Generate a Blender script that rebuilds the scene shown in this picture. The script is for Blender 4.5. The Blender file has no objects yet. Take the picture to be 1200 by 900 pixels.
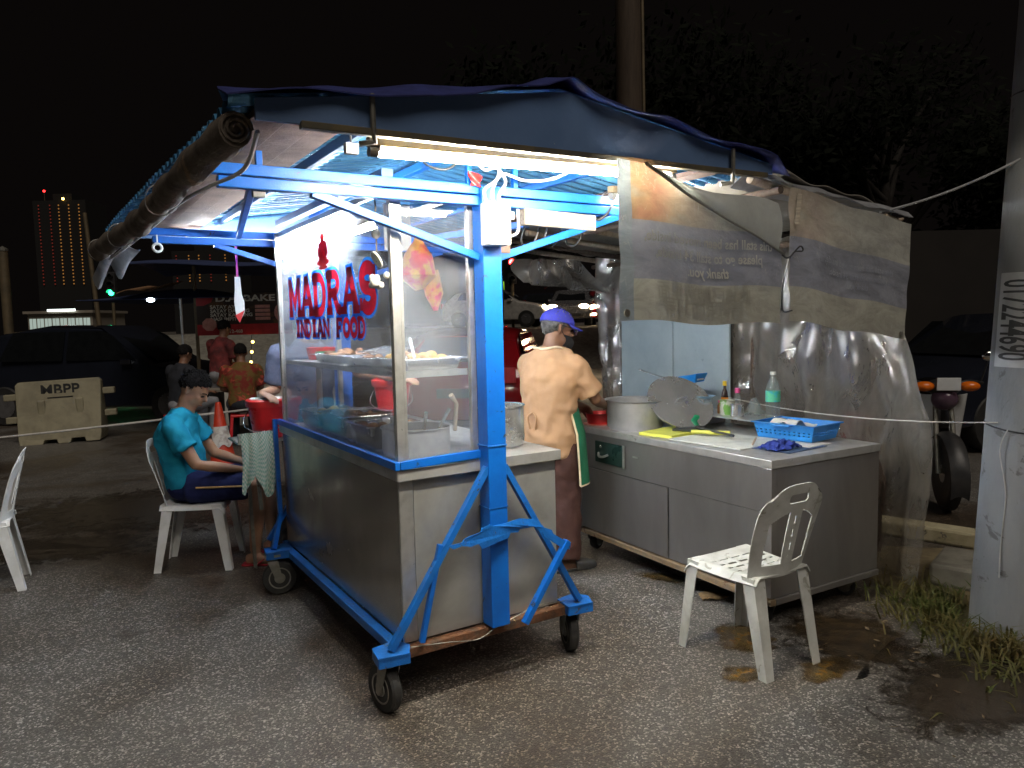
import bpy, bmesh, math, random
from mathutils import Vector, Matrix, noise as mnoise
R = math.radians
random.seed(7)
scene = bpy.context.scene
col = scene.collection

# ---------------------------------------------------------------- camera
F_PX, HZ, ROLL, CAM_H = 870.0, 378.0, .0225, 1.55
pit = math.atan((450 - HZ) / F_PX)
cam_d = bpy.data.cameras.new('camera'); cam = bpy.data.objects.new('camera', cam_d); col.objects.link(cam)
cam_d.sensor_width = 36; cam_d.lens = F_PX / 1200 * 36; cam_d.clip_end = 2000; cam_d.clip_start = .05
rx = Vector((1, 0, 0)); ux = Vector((0, math.sin(pit), math.cos(pit))); fx = Vector((0, math.cos(pit), -math.sin(pit)))
rc = rx * math.cos(ROLL) - ux * math.sin(ROLL); uc = rx * math.sin(ROLL) + ux * math.cos(ROLL)
cam.matrix_world = Matrix(((rc.x, uc.x, -fx.x, 0), (rc.y, uc.y, -fx.y, 0), (rc.z, uc.z, -fx.z, CAM_H), (0, 0, 0, 1)))
scene.camera = cam

# ---------------------------------------------------------------- night sky, faint street glow, exposure
world = bpy.data.worlds.new('World'); scene.world = world; world.use_nodes = True
wn = world.node_tree.nodes; wl = world.node_tree.links; wn.clear()
sky = wn.new('ShaderNodeTexSky'); sky.sky_type = 'NISHITA'; sky.sun_disc = False
sky.sun_elevation = R(-6); sky.sun_rotation = R(200)
b1 = wn.new('ShaderNodeBackground'); b1.inputs[1].default_value = .05; wl.new(sky.outputs[0], b1.inputs[0])
b2 = wn.new('ShaderNodeBackground'); b2.inputs[0].default_value = (1, .78, .72, 1); b2.inputs[1].default_value = .002
ad = wn.new('ShaderNodeAddShader'); wo = wn.new('ShaderNodeOutputWorld')
wl.new(b1.outputs[0], ad.inputs[0]); wl.new(b2.outputs[0], ad.inputs[1]); wl.new(ad.outputs[0], wo.inputs[0])
sd = bpy.data.lights.new('street_glow', 'SUN'); so = bpy.data.objects.new('street_glow', sd); col.objects.link(so)
sd.energy = .85; sd.angle = R(30); sd.color = (1, .9, .78)
so.rotation_euler = Vector((-.25, .68, -.95)).to_track_quat('-Z', 'Y').to_euler()
TUBE = 330.0          # radiance of the lit fluorescent tubes
vs = scene.view_settings; vs.view_transform = 'Standard'; vs.look = 'None'; vs.gamma = 1; vs.exposure = .42; vs.use_curve_mapping = False

# ---------------------------------------------------------------- materials
MATS = {}
def nt(name):
    m = bpy.data.materials.new(name); m.use_nodes = True; n = m.node_tree.nodes; n.clear(); MATS[name] = m
    return m, n, m.node_tree.links
def ramp(n, stops):
    r = n.new('ShaderNodeValToRGB'); e = r.color_ramp.elements
    while len(e) < len(stops): e.new(.5)
    for i, (p, c) in enumerate(stops):
        e[i].position = p; e[i].color = (c, c, c, 1) if isinstance(c, (int, float)) else (*c, 1)
    return r
def noise(n, l, co, scale, detail=4, rough=.55, stretch=None, dist=0):
    t = n.new('ShaderNodeTexNoise'); t.inputs['Scale'].default_value = scale; t.inputs['Detail'].default_value = detail
    t.inputs['Roughness'].default_value = rough; t.inputs['Distortion'].default_value = dist
    if stretch:
        mp = n.new('ShaderNodeMapping'); mp.inputs['Scale'].default_value = stretch; l.new(co, mp.inputs[0]); l.new(mp.outputs[0], t.inputs[0])
    else: l.new(co, t.inputs[0])
    return t
def mixc(n, l, fac, a, b, mode='MIX'):
    m = n.new('ShaderNodeMix'); m.data_type = 'RGBA'; m.blend_type = mode
    for i, x in ((0, fac), (6, a), (7, b)):
        if hasattr(x, 'links'): l.new(x, m.inputs[i])
        elif isinstance(x, (int, float)): m.inputs[i].default_value = x if i == 0 else (x, x, x, 1)
        else: m.inputs[i].default_value = (*x, 1)
    return m.outputs[2]
def mat(name, c, rough=.5, metal=0, c2=None, nscale=8, contrast=(.4, .65), stretch=None, bump=.0, bscale=40, spots=None, spot_scale=12, spot_lim=.68,
        rvar=.12, spec=.5, sub=0, transl=0, coat=0, alpha=1):
    """one principled surface: base colour broken by noise, optional wear spots of another colour, fine bump"""
    m, n, l = nt(name)
    p = n.new('ShaderNodeBsdfPrincipled'); o = n.new('ShaderNodeOutputMaterial')
    tc = n.new('ShaderNodeTexCoord'); co = tc.outputs['Object']
    c2 = c2 or tuple(x * .72 for x in c)
    t = noise(n, l, co, nscale, 5, .6, stretch, .3)
    r = ramp(n, [(contrast[0], 0.0), (contrast[1], 1.0)]); l.new(t.outputs[0], r.inputs[0])
    cc = mixc(n, l, r.outputs[0], c, c2)
    if spots:
        t2 = noise(n, l, co, spot_scale, 6, .65, None, .6); r2 = ramp(n, [(spot_lim, 0.0), (spot_lim + .04, 1.0)]); l.new(t2.outputs[0], r2.inputs[0])
        cc = mixc(n, l, r2.outputs[0], cc, spots)
    l.new(cc, p.inputs['Base Color'])
    mr = n.new('ShaderNodeMapRange'); mr.inputs[3].default_value = max(.02, rough - rvar); mr.inputs[4].default_value = min(1, rough + rvar)
    l.new(t.outputs[0], mr.inputs[0]); l.new(mr.outputs[0], p.inputs['Roughness'])
    p.inputs['Metallic'].default_value = metal; p.inputs['Specular IOR Level'].default_value = spec
    p.inputs['Subsurface Weight'].default_value = sub; p.inputs['Subsurface Radius'].default_value = (.012, .005, .003)
    p.inputs['Coat Weight'].default_value = coat; p.inputs['Alpha'].default_value = alpha
    if bump:
        tb = noise(n, l, co, bscale, 4, .6, stretch); bn = n.new('ShaderNodeBump'); bn.inputs['Strength'].default_value = bump
        bn.inputs['Distance'].default_value = .01; l.new(tb.outputs[0], bn.inputs['Height']); l.new(bn.outputs[0], p.inputs['Normal'])
    if transl:
        tr = n.new('ShaderNodeBsdfTranslucent'); l.new(cc, tr.inputs[0]); ms = n.new('ShaderNodeMixShader'); ms.inputs[0].default_value = transl
        l.new(p.outputs[0], ms.inputs[1]); l.new(tr.outputs[0], ms.inputs[2]); l.new(ms.outputs[0], o.inputs[0])
    else: l.new(p.outputs[0], o.inputs[0])
    return m
def emit(name, c, s):
    m, n, l = nt(name); e = n.new('ShaderNodeEmission'); o = n.new('ShaderNodeOutputMaterial')
    e.inputs[0].default_value = (*c, 1); e.inputs[1].default_value = s; l.new(e.outputs[0], o.inputs[0]); return m
def glass(name, tint=(.97, .985, 1), dirt=(.75, .8, .9), lo=.04, hi=.22, scale=3, rough=.03, refl=1.5, stretch=None, bump=0, bscale=20, bstretch=None):
    """thin pane: see-through, fresnel reflection, film of dirt"""
    m, n, l = nt(name); o = n.new('ShaderNodeOutputMaterial'); tc = n.new('ShaderNodeTexCoord'); co = tc.outputs['Object']
    tr = n.new('ShaderNodeBsdfTransparent'); tr.inputs[0].default_value = (*tint, 1)
    gl = n.new('ShaderNodeBsdfGlossy'); gl.inputs['Roughness'].default_value = rough
    lw = n.new('ShaderNodeLayerWeight'); lw.inputs[0].default_value = .5; pw = n.new('ShaderNodeMath'); pw.operation = 'POWER'; pw.inputs[1].default_value = 4.5; l.new(lw.outputs['Facing'], pw.inputs[0])
    fr = n.new('ShaderNodeMath'); fr.operation = 'MULTIPLY_ADD'; fr.inputs[1].default_value = .9; fr.inputs[2].default_value = .045 * refl / 1.5; l.new(pw.outputs[0], fr.inputs[0])
    m1 = n.new('ShaderNodeMixShader'); l.new(fr.outputs[0], m1.inputs[0]); l.new(tr.outputs[0], m1.inputs[1]); l.new(gl.outputs[0], m1.inputs[2])
    df = n.new('ShaderNodeBsdfDiffuse'); df.inputs[0].default_value = (*dirt, 1); tl = n.new('ShaderNodeBsdfTranslucent'); tl.inputs[0].default_value = (*dirt, 1)
    m2 = n.new('ShaderNodeMixShader'); m2.inputs[0].default_value = .5; l.new(df.outputs[0], m2.inputs[1]); l.new(tl.outputs[0], m2.inputs[2])
    t = noise(n, l, co, scale, 7, .68, stretch, .8); mr = n.new('ShaderNodeMapRange'); mr.inputs[1].default_value = .35; mr.inputs[2].default_value = .75
    mr.inputs[3].default_value = lo; mr.inputs[4].default_value = hi; l.new(t.outputs[0], mr.inputs[0])
    m3 = n.new('ShaderNodeMixShader'); l.new(mr.outputs[0], m3.inputs[0]); l.new(m1.outputs[0], m3.inputs[1]); l.new(m2.outputs[0], m3.inputs[2])
    if bump:
        tb = noise(n, l, co, bscale, 4, .6, bstretch, .5); bn = n.new('ShaderNodeBump'); bn.inputs['Strength'].default_value = bump; bn.inputs['Distance'].default_value = .02
        l.new(tb.outputs[0], bn.inputs['Height']); l.new(bn.outputs[0], gl.inputs['Normal']); l.new(bn.outputs[0], lw.inputs['Normal'])
    l.new(m3.outputs[0], o.inputs[0]); return m

mat('steel', (.62, .62, .63), .26, 1, (.5, .5, .5), 6, stretch=(40, 40, 1.5), bump=.05, bscale=12, rvar=.08)
mat('steel_side', (.5, .47, .42), .22, .85, (.34, .315, .28), 3.5, (.3, .7), bump=.1, bscale=3.2, rvar=.16, spots=(.42, .40, .37), spot_scale=9, spot_lim=.66)
mat('steel_end', (.44, .44, .42), .4, .6, (.29, .29, .27), 4, (.35, .7), bump=.12, bscale=5, spots=(.62, .62, .56), spot_scale=11, spot_lim=.7)
mat('steel_cab', (.37, .355, .35), .36, .75, (.27, .255, .25), 3, (.3, .7), stretch=(1, 1, .35), bump=.12, bscale=4, spots=(.5, .49, .47), spot_scale=17, spot_lim=.71)
mat('steel_top', (.5, .5, .49), .36, .55, (.4, .4, .39), 9, bump=.05, bscale=30, spots=(.3, .29, .27), spot_scale=12, spot_lim=.66)
mat('pot_steel', (.62, .62, .62), .25, .75, (.55, .55, .55), 10, bump=.03)
mat('pot_alu', (.52, .52, .53), .45, .5, (.42, .42, .44), 9, bump=.06)
mat('pot_dark', (.2, .2, .2), .35, .8, (.1, .1, .1), 9)
mat('aluminium', (.68, .68, .66), .38, .85, (.5, .5, .48), 10, spots=(.3, .3, .27), spot_scale=22, spot_lim=.66, bump=.06)
mat('blue_paint', (.002, .12, .52), .4, 0, (.002, .09, .42), 5, bump=.12, bscale=60, spots=(.035, .04, .07), spot_scale=24, spot_lim=.645)
mat('blue_chipped', (.006, .13, .5), .45, 0, (.004, .09, .34), 7, bump=.25, bscale=60, spots=(.08, .045, .03), spot_scale=26, spot_lim=.62)
mat('rusty_rail', (.15, .06, .025), .8, .1, (.07, .045, .03), 18, bump=.6, bscale=70, spots=(.4, .32, .15), spot_scale=12, spot_lim=.6)
mat('rusty_edge', (.2, .15, .1), .7, .2, (.28, .2, .11), 20, bump=.3, bscale=70, spots=(.12, .05, .025), spot_scale=14, spot_lim=.6)
mat('fascia_paint', (.12, .2, .37), .5, 0, (.085, .155, .31), 4, (.3, .7), bump=.2, bscale=12, spots=(.33, .36, .36), spot_scale=7, spot_lim=.69)
mat('fascia_edge', (.07, .065, .05), .7, .2, (.13, .1, .05), 9, bump=.2)
mat('roof_sheet', (.09, .28, .5), .28, .35, (.06, .21, .42), 4, bump=.06, spots=(.16, .3, .5), spot_scale=6, spot_lim=.68)
mat('tarp_navy', (.04, .05, .2), .5, 0, (.025, .03, .12), 9, bump=.35, bscale=26)
mat('canvas_roll', (.14, .115, .09), .85, 0, (.07, .055, .045), 8, bump=.7, bscale=18, spots=(.22, .15, .09), spot_scale=6, spot_lim=.62)
mat('canvas_scrap', (.35, .36, .38), .8, 0, (.2, .2, .22), 8, bump=.35, transl=.3)
mat('canvas_under', (.3, .28, .25), .8, 0, (.2, .18, .155), 4, bump=.3, bscale=16, transl=.15)
mat('wood_plank', (.2, .13, .1), .8, 0, (.12, .075, .06), 4, stretch=(2, 2, 2), bump=.2)
mat('wood_raw', (.5, .4, .3), .75, 0, (.34, .26, .19), 5, stretch=(9, 9, 1), bump=.25)
mat('wood_box', (.3, .26, .21), .8, 0, (.17, .145, .12), 6, stretch=(1.5, 14, 14), bump=.3)
mat('wood_dark', (.11, .075, .055), .8, 0, (.06, .04, .03), 6, stretch=(2, 9, 9), bump=.3)
mat('rubber', (.018, .018, .018), .6, 0, (.03, .028, .026), 20, bump=.2)
mat('black_plastic', (.02, .02, .022), .45, 0, (.032, .03, .03), 12, bump=.1)
mat('grey_plastic', (.2, .2, .2), .5, 0, (.14, .14, .14), 12)
mat('white_plastic', (.74, .75, .76), .42, 0, (.6, .61, .6), 7, bump=.05, spots=(.48, .48, .45), spot_scale=11, spot_lim=.66)
mat('dirty_plastic', (.56, .57, .55), .5, 0, (.42, .43, .4), 7, bump=.08, spots=(.3, .3, .26), spot_scale=13, spot_lim=.6)
mat('switch_plastic', (.5, .5, .45), .45, 0, (.64, .63, .57), 8)
mat('cable_grey', (.45, .46, .48), .5, 0); mat('cable_black', (.03, .03, .032), .4, 0); mat('cord', (.6, .58, .55), .8, 0)
mat('concrete', (.34, .35, .36), .85, 0, (.24, .25, .26), 4, (.3, .7), stretch=(1, 1, .3), bump=.5, bscale=45, spots=(.17, .17, .17), spot_scale=6, spot_lim=.6)
mat('slab_concrete', (.2, .19, .16), .85, 0, (.13, .12, .1), 6, bump=.4, bscale=30)
mat('dirt', (.2, .16, .09), .9, 0, (.11, .085, .05), 9, bump=.6, bscale=40)
mat('kerb_paint', (.5, .45, .3), .8, 0, (.36, .32, .2), 8, bump=.3, spots=(.16, .15, .12), spot_scale=12, spot_lim=.6)
mat('red_plastic', (.62, .014, .02), .3, 0, (.5, .01, .014), 6); mat('red_lid', (.66, .03, .03), .35, 0, (.55, .02, .02), 6)
mat('white_lid', (.75, .73, .7), .4, 0, (.66, .64, .6), 6)
mat('blue_plastic', (.02, .24, .68), .35, 0, (.015, .18, .55), 8); mat('pale_blue', (.3, .52, .74), .35, 0)
mat('green_plastic', (.01, .3, .13), .4, 0, (.008, .2, .09), 14, bump=.3)
mat('yellow_board', (.68, .7, .1), .45, 0, (.58, .58, .1), 10); mat('white_board', (.66, .68, .64), .5, 0, (.5, .52, .5), 9, spots=(.35, .36, .33), spot_scale=12, spot_lim=.62)
mat('navy_cloth', (.02, .045, .3), .85, 0, (.014, .03, .2), 20, bump=.5, bscale=80); mat('slate_mat', (.06, .1, .2), .6, 0)
mat('paper', (.74, .74, .72), .8, 0, (.64, .64, .62), 9, transl=.2)
mat('skin', (.42, .235, .15), .5, 0, (.36, .19, .115), 14, (.3, .7), sub=.12, bump=.06, bscale=90)
mat('skin_dark', (.25, .125, .075), .5, 0, (.2, .1, .06), 14, (.3, .7), sub=.1, bump=.06, bscale=90)
mat('hair_black', (.01, .009, .009), .85, 0, (.014, .013, .013), 30, (.45, .6), stretch=(1, 1, .4), bump=.5, bscale=120, spec=.08)
mat('hair_grey', (.05, .045, .04), .5, 0, (.16, .15, .14), 34, (.4, .6), bump=.9, bscale=160)
mat('shirt_cyan', (.012, .26, .4), .85, 0, (.009, .21, .34), 9, bump=.6, bscale=9, spec=.2)
mat('shirt_peach', (.48, .29, .165), .88, 0, (.43, .26, .15), 8, bump=.6, bscale=8, spec=.2)
mat('shirt_grey', (.12, .135, .2), .85, 0, (.09, .1, .15), 60, (.3, .7), bump=.3, bscale=16, spec=.2)
mat('shorts_navy', (.014, .02, .09), .8, 0, (.01, .014, .06), 9, bump=.4, bscale=16, spec=.2); mat('stripe_gold', (.6, .38, .16), .7, 0)
mat('trousers_brown', (.085, .042, .036), .85, 0, (.065, .032, .028), 8, bump=1, bscale=11, spec=.2)
mat('apron_green', (.014, .16, .08), .8, 0, (.01, .12, .06), 8, bump=.3, bscale=18); mat('apron_trim', (.75, .62, .42), .8, 0)
mat('cap_blue', (.07, .075, .5), .8, 0, (.05, .055, .38), 9, bump=.3, bscale=20, spec=.2)
mat('shirt_red', (.1, .02, .02), .85, 0, (.26, .04, .04), 8, bump=.3); mat('jacket_dark', (.02, .022, .03), .85, 0, bump=.3)
mat('shirt_floral', (.2, .02, .012), .85, 0, (.15, .09, .02), 9, (.45, .55), bump=.3, spots=(.5, .08, .05), spot_scale=13, spot_lim=.58)
mat('trousers_grey', (.28, .28, .3), .85, 0, (.2, .2, .22), 8, bump=.3)
mat('sandal_pink', (.5, .03, .05), .5, 0, (.35, .02, .03), 9)
mat('sandal_black', (.03, .03, .032), .5, 0, (.05, .05, .05), 12, bump=.1)
mat('eye_dark', (.012, .01, .01), .2, 0); mat('lip', (.28, .1, .075), .5, 0)
mat('glasses_lens', (.1, .06, .09), .1, 0); mat('mask_black', (.014, .014, .016), .8, 0)
mat('letter_red', (.62, .008, .03), .45, 0, (.5, .006, .025), 9, transl=.55); mat('letter_blue', (.02, .24, .8), .45, 0, (.016, .2, .7), 9, transl=.55)
mat('barrier_plastic', (.3, .27, .18), .6, 0, (.22, .195, .13), 5, bump=.1, spots=(.22, .2, .14), spot_scale=7, spot_lim=.62)
mat('stencil_black', (.02, .02, .02), .7, 0); mat('batten', (.2, .15, .09), .6, .3, (.3, .24, .13), 9, bump=.2)
mat('cone_orange', (.62, .05, .02), .5, 0, (.48, .035, .012), 8, spots=(.15, .04, .02), spot_scale=12, spot_lim=.68)
mat('reflective_white', (.7, .68, .66), .6, 0, (.45, .4, .38), 14, (.45, .6))
mat('car_dark', (.012, .014, .022), .12, 0, (.01, .012, .018), 3, coat=.8, rvar=.03); mat('car_red', (.2, .006, .01), .14, 0, (.17, .005, .008), 3, coat=.8, rvar=.03)
mat('car_white', (.5, .48, .45), .2, 0, coat=.6); mat('car_silver', (.25, .25, .26), .25, .6, coat=.6)
mat('car_glass', (.008, .009, .01), .04, 0, spec=.6, rvar=.02); mat('chrome', (.7, .7, .7), .12, 1, rvar=.04)
mat('moto_white', (.6, .61, .62), .25, 0, (.52, .53, .54), 6, coat=.4); mat('lamp_orange', (.75, .16, .01), .25, 0, (.6, .12, .01), 9)
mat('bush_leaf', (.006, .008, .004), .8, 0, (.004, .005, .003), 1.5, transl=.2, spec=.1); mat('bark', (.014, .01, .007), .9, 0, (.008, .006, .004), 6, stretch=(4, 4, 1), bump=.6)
mat('pole_metal', (.16, .12, .07), .6, .3, (.1, .08, .05), 5); mat('pole_wood', (.06, .04, .025), .8, 0, (.04, .026, .017), 5, stretch=(6, 6, .6), bump=.4)
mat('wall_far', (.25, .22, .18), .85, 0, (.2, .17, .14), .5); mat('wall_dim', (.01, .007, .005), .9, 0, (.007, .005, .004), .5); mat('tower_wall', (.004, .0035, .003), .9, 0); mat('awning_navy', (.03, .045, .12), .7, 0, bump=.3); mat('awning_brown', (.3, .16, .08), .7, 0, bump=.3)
mat('cloth_white', (.6, .58, .52), .85, 0, (.45, .43, .4), 6, bump=.3)
mat('leaf_dry', (.3, .2, .1), .85, 0, (.16, .1, .05), 20); mat('litter', (.1, .07, .04), .9, 0, (.16, .12, .07), 30)
mat('garlic', (.68, .66, .6), .6, 0, (.5, .48, .42), 18); mat('string_brown', (.12, .09, .06), .9, 0)
mat('bag_red', (.6, .03, .05), .3, 0, (.65, .3, .03), 12, (.45, .55), transl=.5, bump=.4, bscale=30)
mat('food_brown', (.2, .08, .03), .6, 0, (.32, .15, .05), 30, bump=.7, bscale=60); mat('food_yellow', (.6, .36, .05), .6, 0, (.5, .24, .03), 30, bump=.6, bscale=60)
mat('pink_strap', (.8, .08, .4), .5, 0); mat('sauce_dark', (.02, .01, .008), .15, 0); mat('cap_yellow', (.75, .5, .02), .4, 0); mat('cap_pink', (.75, .1, .3), .4, 0)
mat('label_teal', (.05, .45, .52), .4, 0, (.1, .5, .3), 30, (.45, .5)); mat('label_orange', (.7, .25, .03), .5, 0); mat('tin_green', (.16, .36, .08), .4, .2, (.5, .52, .45), 16, (.5, .55))
mat('drawer_green', (.02, .05, .045), .3, .4, (.03, .06, .05), 7); mat('backboard', (.36, .44, .48), .55, 0, (.3, .37, .42), 3, bump=.1, spots=(.25, .3, .33), spot_scale=8, spot_lim=.68)
mat('hang_blue', (.06, .1, .3), .7, 0, (.03, .05, .16), 10, bump=.4); mat('sign_red', (.42, .015, .02), .5, 0); mat('sign_dark', (.03, .014, .008), .5, 0, (.2, .08, .02), 3.2, (.52, .68))
mat('sign_text', (.75, .7, .6), .5, 0); mat('sign_pink', (.62, .3, .24), .5, 0, (.5, .2, .16), 20)
mat('sticker_white', (.62, .63, .64), .6, 0, (.52, .53, .54), 12); mat('sticker_text', (.08, .085, .09), .6, 0)
mat('tumbler', (.5, .5, .5), .4, .5)
mat('fork_metal', (.3, .29, .26), .5, .7, (.2, .19, .16), 14, spots=(.16, .08, .04), spot_scale=20, spot_lim=.62)
glass('pane', lo=.05, hi=.2, scale=2.6)
glass('clear_sheet', (.85, .83, .8), (.58, .55, .51), .24, .58, 2.6, .09, 7.5, (1.3, 1.3, .7), bump=1, bscale=9, bstretch=(1.4, 1.4, .8))
glass('pet', (.92, .95, .95), (.8, .85, .85), .1, .25, 10, .05, 2.2)
emit('tube_warm', (1, .93, .78), TUBE); emit('tube_cool', (.9, .96, 1), TUBE * .7); emit('tube_dim', (1, .95, .84), TUBE * .4); emit('tube_far', (.9, .96, 1), TUBE * .35)
emit('green_light', (.02, 1, .32), 14); emit('red_light', (1, .02, .02), 40); emit('headlight', (1, .74, .42), 30); emit('tail_light', (1, .03, .03), 4)
emit('string_bulb', (1, .42, .1), .22); emit('string_bulb_red', (.9, .12, .08), .1); emit('yellow_bulb', (1, .6, .12), 8); emit('window_glow', (.75, .9, .8), .35); emit('sign_tube', (.9, 1, .95), 3); emit('sign_green', (.45, .8, .05), .6); emit('lantern_white', (.8, .95, 1), 10)
emit('road_glow', (1, .62, .3), .12); emit('red_dot', (1, .03, .03), 4)
def banner_mat(name, k):
    """printed vinyl: picture band on top, blue band, pale lower band, cracked and grimy (u across, v up come from generated coords)"""
    m, n, l = nt(name); o = n.new('ShaderNodeOutputMaterial'); p = n.new('ShaderNodeBsdfPrincipled'); tc = n.new('ShaderNodeTexCoord')
    uv = tc.outputs['UV']; sp = n.new('ShaderNodeSeparateXYZ'); l.new(uv, sp.inputs[0])
    band = n.new('ShaderNodeValToRGB'); band.color_ramp.interpolation = 'CONSTANT'; e = band.color_ramp.elements
    while len(e) < 3: e.new(.5)
    for i, (q, c) in enumerate(((0, (.4, .39, .33)), (.265, (.27, .28, .325)), (.64, (.4, .395, .355)))): e[i].position = q; e[i].color = (*c, 1)
    l.new(sp.outputs[1], band.inputs[0]); cc = band.outputs[0]
    t0 = noise(n, l, uv, 3.5, 3); r0 = ramp(n, [(.4, (.36, .15, .08)), (.55, (.4, .25, .12)), (.66, (.38, .34, .26))]); l.new(t0.outputs[0], r0.inputs[0])
    # picture sits in the upper corner of the print
    mu = n.new('ShaderNodeMapRange'); mu.inputs[1].default_value = k[0]; mu.inputs[2].default_value = k[1]; l.new(sp.outputs[0], mu.inputs[0])
    gt = n.new('ShaderNodeMath'); gt.operation = 'GREATER_THAN'; gt.inputs[1].default_value = .64; l.new(sp.outputs[1], gt.inputs[0])
    ml = n.new('ShaderNodeMath'); ml.operation = 'MULTIPLY'; l.new(mu.outputs[0], ml.inputs[0]); l.new(gt.outputs[0], ml.inputs[1])
    m2 = n.new('ShaderNodeMath'); m2.operation = 'MULTIPLY'; l.new(ml.outputs[0], m2.inputs[0]); m2.inputs[1].default_value = k[2]
    cc = mixc(n, l, m2.outputs[0], cc, r0.outputs[0])
    lt = n.new('ShaderNodeMath'); lt.operation = 'LESS_THAN'; lt.inputs[1].default_value = k[3]; l.new(sp.outputs[0], lt.inputs[0]); cc = mixc(n, l, lt.outputs[0], cc, (.26, .3, .33))
    t = noise(n, l, uv, 5, 8, .72, (1, 1.4, 1), .6); r = ramp(n, [(.4, 1.0), (.7, .55)]); l.new(t.outputs[0], r.inputs[0]); cc = mixc(n, l, 1.0, cc, r.outputs[0], 'MULTIPLY')
    t3 = noise(n, l, uv, 2.2, 6, .6, (6, .7, 1), 1.5); ab = n.new('ShaderNodeMath'); ab.operation = 'SUBTRACT'; ab.inputs[1].default_value = .5; l.new(t3.outputs[0], ab.inputs[0])
    a2 = n.new('ShaderNodeMath'); a2.operation = 'ABSOLUTE'; l.new(ab.outputs[0], a2.inputs[0]); r3 = ramp(n, [(.0, .8), (.006, 0.0)]); l.new(a2.outputs[0], r3.inputs[0])
    t4 = noise(n, l, uv, 6, 3); r4 = ramp(n, [(.5, 0.0), (.6, 1.0)]); l.new(t4.outputs[0], r4.inputs[0]); mm = n.new('ShaderNodeMath'); mm.operation = 'MULTIPLY'; l.new(r3.outputs[0], mm.inputs[0]); l.new(r4.outputs[0], mm.inputs[1])
    cc = mixc(n, l, mm.outputs[0], cc, (.5, .49, .45))
    l.new(cc, p.inputs['Base Color']); p.inputs['Roughness'].default_value = .6
    tb = noise(n, l, uv, 7, 6); bn = n.new('ShaderNodeBump'); bn.inputs['Strength'].default_value = .4; bn.inputs['Distance'].default_value = .02; l.new(tb.outputs[0], bn.inputs['Height']); l.new(bn.outputs[0], p.inputs['Normal'])
    tr = n.new('ShaderNodeBsdfTranslucent'); l.new(cc, tr.inputs[0]); ms = n.new('ShaderNodeMixShader'); ms.inputs[0].default_value = .07
    l.new(p.outputs[0], ms.inputs[1]); l.new(tr.outputs[0], ms.inputs[2]); l.new(ms.outputs[0], o.inputs[0])
banner_mat('banner_one', (.6, .2, .9, .07)); banner_mat('banner_two', (.55, .1, .35, .0))
def asphalt():
    m, n, l = nt('asphalt'); o = n.new('ShaderNodeOutputMaterial'); p = n.new('ShaderNodeBsdfPrincipled'); tc = n.new('ShaderNodeTexCoord'); co = tc.outputs['Object']
    v = n.new('ShaderNodeTexVoronoi'); v.inputs['Scale'].default_value = 140; l.new(co, v.inputs[0])
    sp = n.new('ShaderNodeSeparateColor'); l.new(v.outputs['Color'], sp.inputs[0])
    r = ramp(n, [(0, .075), (.5, .11), (.78, .15), (.86, .29), (1, .48)]); l.new(sp.outputs[0], r.inputs[0])
    tint = mixc(n, l, 1.0, r.outputs[0], (1, .94, .86), 'MULTIPLY')
    t = noise(n, l, co, 190, 3); rr = ramp(n, [(.35, .5), (.7, 1.25)]); l.new(t.outputs[0], rr.inputs[0]); cc = mixc(n, l, 1.0, tint, rr.outputs[0], 'MULTIPLY')
    w = noise(n, l, co, .55, 5, .6, None, .6); wr = ramp(n, [(.42, 0.0), (.6, 1.0)]); l.new(w.outputs[0], wr.inputs[0])
    cc = mixc(n, l, wr.outputs[0], cc, mixc(n, l, 1.0, cc, (.5, .4, .31), 'MULTIPLY'))
    st = noise(n, l, co, 2.3, 6, .65, None, .8); sr = ramp(n, [(.56, 0.0), (.72, .75)]); l.new(st.outputs[0], sr.inputs[0]); cc = mixc(n, l, sr.outputs[0], cc, (.035, .028, .022))
    l.new(cc, p.inputs['Base Color'])
    mr = n.new('ShaderNodeMapRange'); mr.inputs[3].default_value = .55; mr.inputs[4].default_value = .3; l.new(wr.outputs[0], mr.inputs[0]); l.new(mr.outputs[0], p.inputs['Roughness'])
    b = n.new('ShaderNodeBump'); b.inputs['Strength'].default_value = .35; b.inputs['Distance'].default_value = .005; l.new(v.outputs['Distance'], b.inputs['Height']); b.invert = True
    b2_ = n.new('ShaderNodeBump'); b2_.inputs['Strength'].default_value = .3; b2_.inputs['Distance'].default_value = .02; w2 = noise(n, l, co, 6, 5); l.new(w2.outputs[0], b2_.inputs['Height']); l.new(b.outputs[0], b2_.inputs['Normal'])
    l.new(b2_.outputs[0], p.inputs['Normal']); l.new(p.outputs[0], o.inputs[0])
asphalt()
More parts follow.
